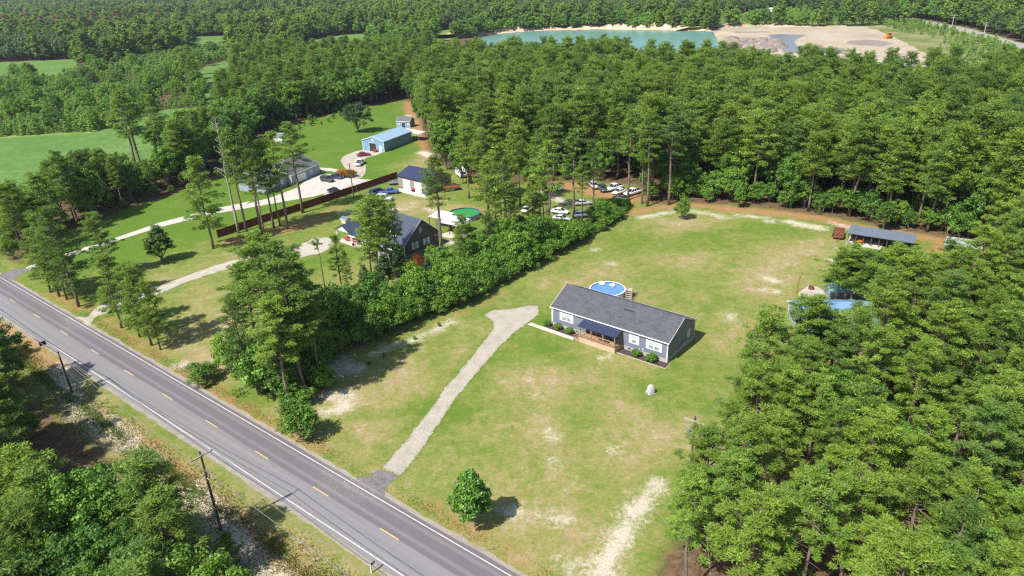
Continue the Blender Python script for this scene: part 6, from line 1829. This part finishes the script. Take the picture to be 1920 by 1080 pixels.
# ------------------------------------------------------------------ woods
MANUAL = np.array([[o.location.x, o.location.y] for o in SC.objects if o.parent is None and o.get('category') == 'tree'])
def scatter(rng, x0, x1, y0, y1, sp):
    xs = np.arange(x0, x1, sp); ys = np.arange(y0, y1, sp)
    X, Y = np.meshgrid(xs, ys)
    X = X + (np.arange(len(ys)) % 2)[:, None] * sp * .5
    P = np.stack([X.ravel(), Y.ravel()], 1) + rng.uniform(-.38, .38, (X.size, 2)) * sp
    return P
def visible(P, H, mx=160, my=140):
    z = np.zeros(len(P))
    def pr(zz):
        v = np.column_stack([P, np.full(len(P), zz) - CAM_H])
        w = v @ _f
        return 960 + F_PX * (v @ CR) / w, 540 - F_PX * (v @ CU) / w, w
    a, b_, w = pr(0); a2, b2, w2 = pr(H)
    return (w > 8) & (w2 > 8) & (np.maximum(a, a2) > -mx) & (np.minimum(a, a2) < 1920 + mx * .6) & (b2 < 1080 + my) & (b_ > -60)
rng = np.random.default_rng(77)
near = []
P1_ = scatter(rng, -330, 330, 25, 560, 5.3)
P1_ = P1_[visible(P1_, 20)]
P1_ = P1_[forest_mask(P1_)]
dm = np.sqrt(((P1_[:, None, :] - MANUAL[None]) ** 2).sum(-1)).min(1)
P1_ = P1_[dm > 3.0]
dist = np.hypot(P1_[:, 0], P1_[:, 1])
P1_ = P1_[dist < 545]; dist = np.hypot(P1_[:, 0], P1_[:, 1])
tt = road_t(P1_)
azm = np.degrees(np.arctan2(P1_[:, 0], P1_[:, 1]))
px_, py_, _w = (lambda v: (960 + F_PX * (v @ CR) / (v @ _f), 540 - F_PX * (v @ CU) / (v @ _f), v @ _f))(np.column_stack([P1_, np.full(len(P1_), -CAM_H)]))
order = np.argsort(dist)
stuff = {'mid': [], 'far': []}
nP = nB = 0
MAXP, MAXB = 292 - sum(1 for s in SP if 'pine' in s[0]), 215
def zone(i):
    if tt[i] < 0: return 'SW'
    if P1_[i, 0] > 15 and P1_[i, 1] < 128: return 'R'
    if px_[i] > 800 and (P1_[i, 1] > 128): return 'C'
    return 'L'
ZL = {'SW': ('pine in the shaded wood below the road at lower left', 'leafy tree in the shaded wood below the road at lower left', 'roadside wood at lower left'),
      'R': ('pine in the near wood filling the lower right', 'leafy tree in the near wood filling the lower right', 'near wood at lower right'),
      'C': ('pine in the dense wood behind the long lawn', 'leafy tree in the dense wood behind the long lawn', 'dense wood behind the lawn'),
      'L': ('pine in the belt beyond the upper concrete drive', 'leafy tree in the belt beyond the upper concrete drive', 'belt of trees at the left')}
gr = random.Random(9)
for i in order:
    z = zone(i); u = rng.random()
    fp = {'SW': .62, 'R': .70, 'C': .80, 'L': .42}[z]
    patch = math.sin(P1_[i, 0] * .05 + 1) * math.sin(P1_[i, 1] * .043)
    ispine = u < fp + .12 * patch
    edge = False
    hh = {'SW': 14, 'R': 17, 'C': 22, 'L': 18}[z] * rng.uniform(.82, 1.12) if ispine else {'SW': 12.5, 'R': 10, 'C': 14, 'L': 14}[z] * rng.uniform(.7, 1.25)
    x, y = P1_[i]
    if z == 'R' and ispine and y < 75: hh *= .9
    if z == 'L' and px_[i] < 420:                     # the belt stays below the far fields it is seen against
        vy = np.interp(px_[i], [0, 36, 64, 80, 111, 139, 178, 205, 240, 300, 335, 350, 420], [333, 337, 349, 330, 308, 290, 278, 282, 288, 292, 250, 215, 190]) + rng.uniform(0, 14)
        if py_[i] > vy: hh = max(4.5, min(hh * 1.1, height((px_[i], py_[i]), (px_[i], vy))))
    rec = (x, y, hh, ispine)
    if dist[i] < 300 and ispine and nP < MAXP:
        k = ('fullpine' if rng.random() < .5 else 'nearpine') if z == 'SW' else ('fullpine' if (z == 'L' and rng.random() < .5) else ('nearpine' if z == 'R' else 'pine'))
        place(k, 'pine_tree', x, y, hh, ZL[z][0], 'tree', 'pines of the ' + ZL[z][2], gr, (1.3 if z == 'SW' else (1.1 if z == 'R' else 1.22)) * gr.uniform(.85, 1.2)); nP += 1
    elif dist[i] < 300 and not ispine and nB < MAXB:
        place('nearbroad' if z in ('SW', 'R') else 'broad', 'leafy_tree', x, y, hh, ZL[z][1], 'tree', 'leafy trees of the ' + ZL[z][2], gr, 1.0); nB += 1
    else:
        stuff['mid'].append(rec)
P2_ = []
for (r0, r1, sp) in ((545, 1100, 7.5), (1100, 2200, 10.5), (2200, 4600, 17)):
    q = scatter(rng, -r1 * 1.0, r1 * .62, 300, r1, sp)
    d_ = np.hypot(q[:, 0], q[:, 1])
    q = q[(d_ >= r0) & (d_ < r1)]
    q = q[visible(q, 20, 120)]
    q = q[forest_mask(q)]
    P2_.append(np.column_stack([q, np.full(len(q), sp)]))
P2_ = np.vstack(P2_)
for x, y, sp in P2_:
    patch = math.sin(x * .011 + 2) * math.sin(y * .007 + 1)
    isp = rng.random() < .45 + .35 * patch
    st_ = math.sin(x * .006 + y * .0035) + math.sin(y * .011 - x * .004 + 2) + rng.normal(0, .35)
    cls = 2 if st_ < -.55 else (3 if st_ > 1.15 else (0 if isp else 1))
    stuff['far'].append((x, y, (19, 15, 16, 12)[cls] * rng.uniform(.7, 1.25) * (1 + (sp - 7.5) * .03), cls))
young = []
for pl_, sp, lo, hi in ((YOUNGW, 2.6, 2.2, 5.0), (YOUNGW2, 3.6, 2.5, 6), (SCRUB, 5.0, 2.0, 5.5), (SCRUB2, 8.0, 3, 9)):
    q = scatter(rng, pl_[:, 0].min(), pl_[:, 0].max(), pl_[:, 1].min(), pl_[:, 1].max(), sp)
    q = q[in_poly(q, pl_)]; q = q[visible(q, 8, 60)]
    q = q[line_dist(q, FAR_ROAD) > 9]
    if pl_ is SCRUB:
        q = q[(line_dist(q, PIT) > 14)]
        q = q[np.sin(q[:, 0] * .06) + np.sin(q[:, 1] * .045) + rng.normal(0, .5, len(q)) > -.75]
    for x, y in q:
        pn = math.sin(x * .05 + 1.1) * math.sin(y * .037) + rng.normal(0, .25)
        if pl_ is not SCRUB and pn < -.75: continue
        tall = pl_ is not SCRUB and rng.random() < .02
        young.append((x, y, rng.uniform(7, 11) if tall else rng.uniform(lo, hi) * (.9 + .25 * pn), (not tall) and rng.random() < .88))
q = scatter(rng, GRASSY[:, 0].min(), GRASSY[:, 0].max(), GRASSY[:, 1].min(), GRASSY[:, 1].max(), 4.2); q = q[in_poly(q, GRASSY)]
shr = [(x, y, rng.uniform(.8, 2.6)) for x, y in q if rng.random() < .6]

def gn_scatter(name, label, cat, recs, protos, zscale=True):
    """recs: (x, y, scale, proto index); one object, instances by geometry nodes"""
    me_ = bpy.data.meshes.new(name)
    n = len(recs)
    R4 = np.array(recs, float)
    me_.vertices.add(n)
    me_.vertices.foreach_set('co', np.column_stack([R4[:, :2], np.zeros(n)]).astype(np.float32).ravel())
    for an, ty, ar in (('scl', 'FLOAT', R4[:, 2]), ('rot', 'FLOAT', np.random.default_rng(1).uniform(0, 6.28, n)), ('pidx', 'INT', R4[:, 3])):
        a = me_.attributes.new(an, ty, 'POINT')
        a.data.foreach_set('value', ar.astype(np.int32 if ty == 'INT' else np.float32))
    o = link(name, me_)
    tag(o, label, cat, kind='stuff')
    col = bpy.data.collections.new(name + '_source')
    for i, pm in enumerate(protos):
        po = bpy.data.objects.new('%02d_%s_source' % (i, name), pm)
        col.objects.link(po)
    g = bpy.data.node_groups.new(name, 'GeometryNodeTree')
    g.interface.new_socket('Geometry', in_out='INPUT', socket_type='NodeSocketGeometry')
    g.interface.new_socket('Geometry', in_out='OUTPUT', socket_type='NodeSocketGeometry')
    N = g.nodes.new; Lk = g.links.new
    gi, go = N('NodeGroupInput'), N('NodeGroupOutput')
    ip = N('GeometryNodeInstanceOnPoints'); ci = N('GeometryNodeCollectionInfo')
    ci.inputs['Collection'].default_value = col
    ci.inputs['Separate Children'].default_value = True
    ci.inputs['Reset Children'].default_value = True
    ip.inputs['Pick Instance'].default_value = True
    def na(nm_, ty):
        a = N('GeometryNodeInputNamedAttribute'); a.data_type = ty; a.inputs[0].default_value = nm_
        return [o_ for o_ in a.outputs if o_.enabled and o_.name == 'Attribute'][0]
    cb = N('ShaderNodeCombineXYZ')
    Lk(na('rot', 'FLOAT'), cb.inputs[2])
    e2r = N('FunctionNodeEulerToRotation'); Lk(cb.outputs[0], e2r.inputs[0])
    Lk(gi.outputs[0], ip.inputs['Points']); Lk(ci.outputs[0], ip.inputs['Instance'])
    Lk(e2r.outputs[0], ip.inputs['Rotation']); Lk(na('scl', 'FLOAT'), ip.inputs['Scale']); Lk(na('pidx', 'INT'), ip.inputs['Instance Index'])
    Lk(ip.outputs[0], go.inputs[0])
    md = o.modifiers.new('scatter', 'NODES'); md.node_group = g
    return o

def protos_of(*kinds):
    out_, hs = [], []
    for k in kinds:
        out_.append([(d['joined'], d['h']) for d in TREES[k]])
    return out_
rr = random.Random(31)
pp, bb = protos_of('pine', 'broad')
allp = pp + bb
recs = []
for x, y, hh, isp in stuff['mid']:
    k = rr.randrange(len(pp)) if isp else len(pp) + rr.randrange(len(bb))
    recs.append((x, y, hh / allp[k][1], k))
gn_scatter('dense_woods', 'continuous woods of tall pines and leafy trees stretching up to the pond and fields', 'woods', recs, [a for a, _ in allp])
fp_ = protos_of('pine_far', 'broad_far', 'fardark', 'farlight')
allp = sum(fp_, [])
offs = [0, len(fp_[0]), len(fp_[0]) + len(fp_[1]), len(fp_[0]) + len(fp_[1]) + len(fp_[2])]
recs = []
for x, y, hh, cls in stuff['far']:
    k = offs[cls] + rr.randrange(len(fp_[cls]))
    recs.append((x, y, hh / allp[k][1], k))
gn_scatter('distant_forest', 'distant dark green forest reaching to the horizon behind pond, fields and pit', 'forest', recs, [a for a, _ in allp])
yf, = protos_of('young_far')
sb, = protos_of('shrub')
allp = yf + sb[:2]
recs = []
for x, y, hh, isp in young:
    k = rr.randrange(len(yf)) if isp else len(yf) + rr.randrange(2)
    recs.append((x, y, hh / allp[k][1], k))
gn_scatter('young_plantation', 'close rows of light green young pines between the fields and beside the sand pit', 'young trees', recs, [a for a, _ in allp])
gn_scatter('rough_scrub', 'low rough scrub on the grassy edge below the woods behind the upper lawn', 'scrub', [(x, y, h_ / 5.5, rr.randrange(2)) for x, y, h_ in shr], [a for a, _ in sb[:2]])
# understorey filling the floor of the two near woods
und = []
q = scatter(rng, -200, 260, 25, 330, 4.6); q = q[visible(q, 5, 100)]; q = q[forest_mask(q)]
for x, y in q:
    d_ = math.hypot(x, y)
    if rng.random() < (.62 if (x > 15 and y < 130) else .5): und.append((x, y, rng.uniform(2.0, 5.0) / 5.5, rr.randrange(4)))
gn_scatter('undergrowth', 'leafy undergrowth covering the woodland floor between the trunks', 'undergrowth', und, [a for a, _ in sb[:4]])
# dead brown pines on the far left skyline
dr = random.Random(12)
for k in range(34):
    px, hh = (dr.uniform(-10, 345) if k % 3 else dr.uniform(0, 240), dr.uniform(68, 78)), dr.uniform(20, 30)
    q = at(*px)
    place('deadpine', 'brown_pine', q[0], q[1], hh, 'brown dying pine in the far tree line above the left field', 'tree', 'brown dying pines in the far left tree line', rr, 1.9)

# ------------------------------------------------------------------ tall grass along the lower verge
def grass_mesh(name, n, region, hlo, hhi, material, seed):
    g_ = np.random.default_rng(seed)
    s_ = g_.uniform(region[0], region[1], n); t_ = region[2] + (region[3] - region[2]) * g_.beta(2, 2, n)
    nz = np.sin(s_ * .7) + np.sin(s_ * .23 + 1.3) + np.sin(t_ * 1.9 + s_ * .31)
    keep = nz + g_.normal(0, 1.6, n) > -1.0
    s_, t_ = s_[keep], t_[keep]; n = len(s_)
    base = ROAD_O[None] + RD[None] * s_[:, None] + RN[None] * t_[:, None]
    az = g_.uniform(0, 6.28, n); h_ = g_.uniform(hlo, hhi, n); w_ = .035 + .03 * g_.random(n)
    lean = g_.normal(0, .28, (n, 2)) * h_[:, None]
    d2 = np.stack([np.cos(az), np.sin(az)], 1) * w_[:, None]
    z0 = np.zeros((n, 1))
    V = np.stack([np.hstack([base - d2, z0]), np.hstack([base + d2, z0]), np.hstack([base + lean + d2 * .25, h_[:, None]]), np.hstack([base + lean - d2 * .25, h_[:, None]])], 1).reshape(-1, 3)
    mesh = quads_mesh(name, V, np.repeat(g_.random(n), 4), material)
    return link(name, mesh)
M_GRASS = foliage('verge_grass', (.10, .15, .03), (.20, .20, .065), (.27, .235, .11), .3, .2, .1)
M_GRASSG = foliage('ditch_grass', (.07, .14, .02), (.13, .21, .03), (.2, .26, .05), .3, .2, .1)
tag(grass_mesh('verge_grass', 36000, (10, 135, -13.5, -5.6), .1, .34, M_GRASS, 4), 'dry yellowish tall grass along the lower verge of the road', 'grass', kind='stuff')
tag(grass_mesh('ditch_grass', 9000, (20, 135, -9.8, -8.0), .15, .4, M_GRASSG, 6), 'greener rank grass in the shallow ditch below the road', 'grass', kind='stuff')
tag(grass_mesh('roadside_grass', 7000, (15, 130, 4.4, 6.6), .04, .14, M_GRASSG, 8), 'short green grass strip along the house side of the road', 'grass', kind='stuff')

# ------------------------------------------------------------------ air between the camera and the far woods
hz = MB(); hz.box(-12000, 12000, -600, 12000, -1.5, 62)
T = NT('haze')
pv = T.n('ShaderNodeVolumePrincipled')
pv.inputs['Color'].default_value = (.80, .88, 1.0, 1)
pv.inputs['Density'].default_value = 0.000065
pv.inputs['Anisotropy'].default_value = .2
o_ = T.n('ShaderNodeOutputMaterial'); T.l(pv.outputs[0], o_.inputs['Volume'])
tag(hz.build('haze', T.m), kind='stuff')

# grass creeping over the edges of the gravel drive and the dirt track
def edge_grass(name, label, poly, n, material, seed, spread=.32):
    g_ = np.random.default_rng(seed)
    q = np.vstack([poly, poly[:1]])
    seg = np.linalg.norm(np.diff(q, axis=0), axis=1); cu = np.concatenate([[0], np.cumsum(seg)])
    s_ = g_.uniform(0, cu[-1], n)
    base = np.stack([np.interp(s_, cu, q[:, 0]), np.interp(s_, cu, q[:, 1])], 1) + g_.normal(0, spread, (n, 2))
    k_ = np.sin(s_ * 1.3) + np.sin(s_ * .47 + 2) + g_.normal(0, .8, n) > -.5
    base = base[k_]; n = len(base)
    az = g_.uniform(0, 6.28, n); h_ = g_.uniform(.02, .07, n)
    d2 = np.stack([np.cos(az), np.sin(az)], 1) * (.05 + .05 * g_.random(n))[:, None]
    lean = g_.normal(0, .06, (n, 2)); z0 = np.full((n, 1), .005)
    V = np.stack([np.hstack([base - d2, z0]), np.hstack([base + d2, z0]), np.hstack([base + lean + d2 * .5, h_[:, None]]), np.hstack([base + lean - d2 * .5, h_[:, None]])], 1).reshape(-1, 3)
    o = link(name, quads_mesh(name, V, np.repeat(g_.random(n), 4), material))
    tag(o, label, 'grass', kind='stuff')
M_GRASSE = foliage('edge_grass', (.14, .24, .04), (.20, .29, .06), (.3, .32, .1), .3, .2, .1)
edge_grass('drive_edge_grass', 'green grass tufts creeping over the edges of the pale gravel driveway', DRIVE, 5000, M_GRASSE, 31, .16)
edge_grass('track_edge_grass', 'dry grass tufts fraying the edges of the white dirt track at the left', TRACK, 6000, M_GRASSE, 32, .3)
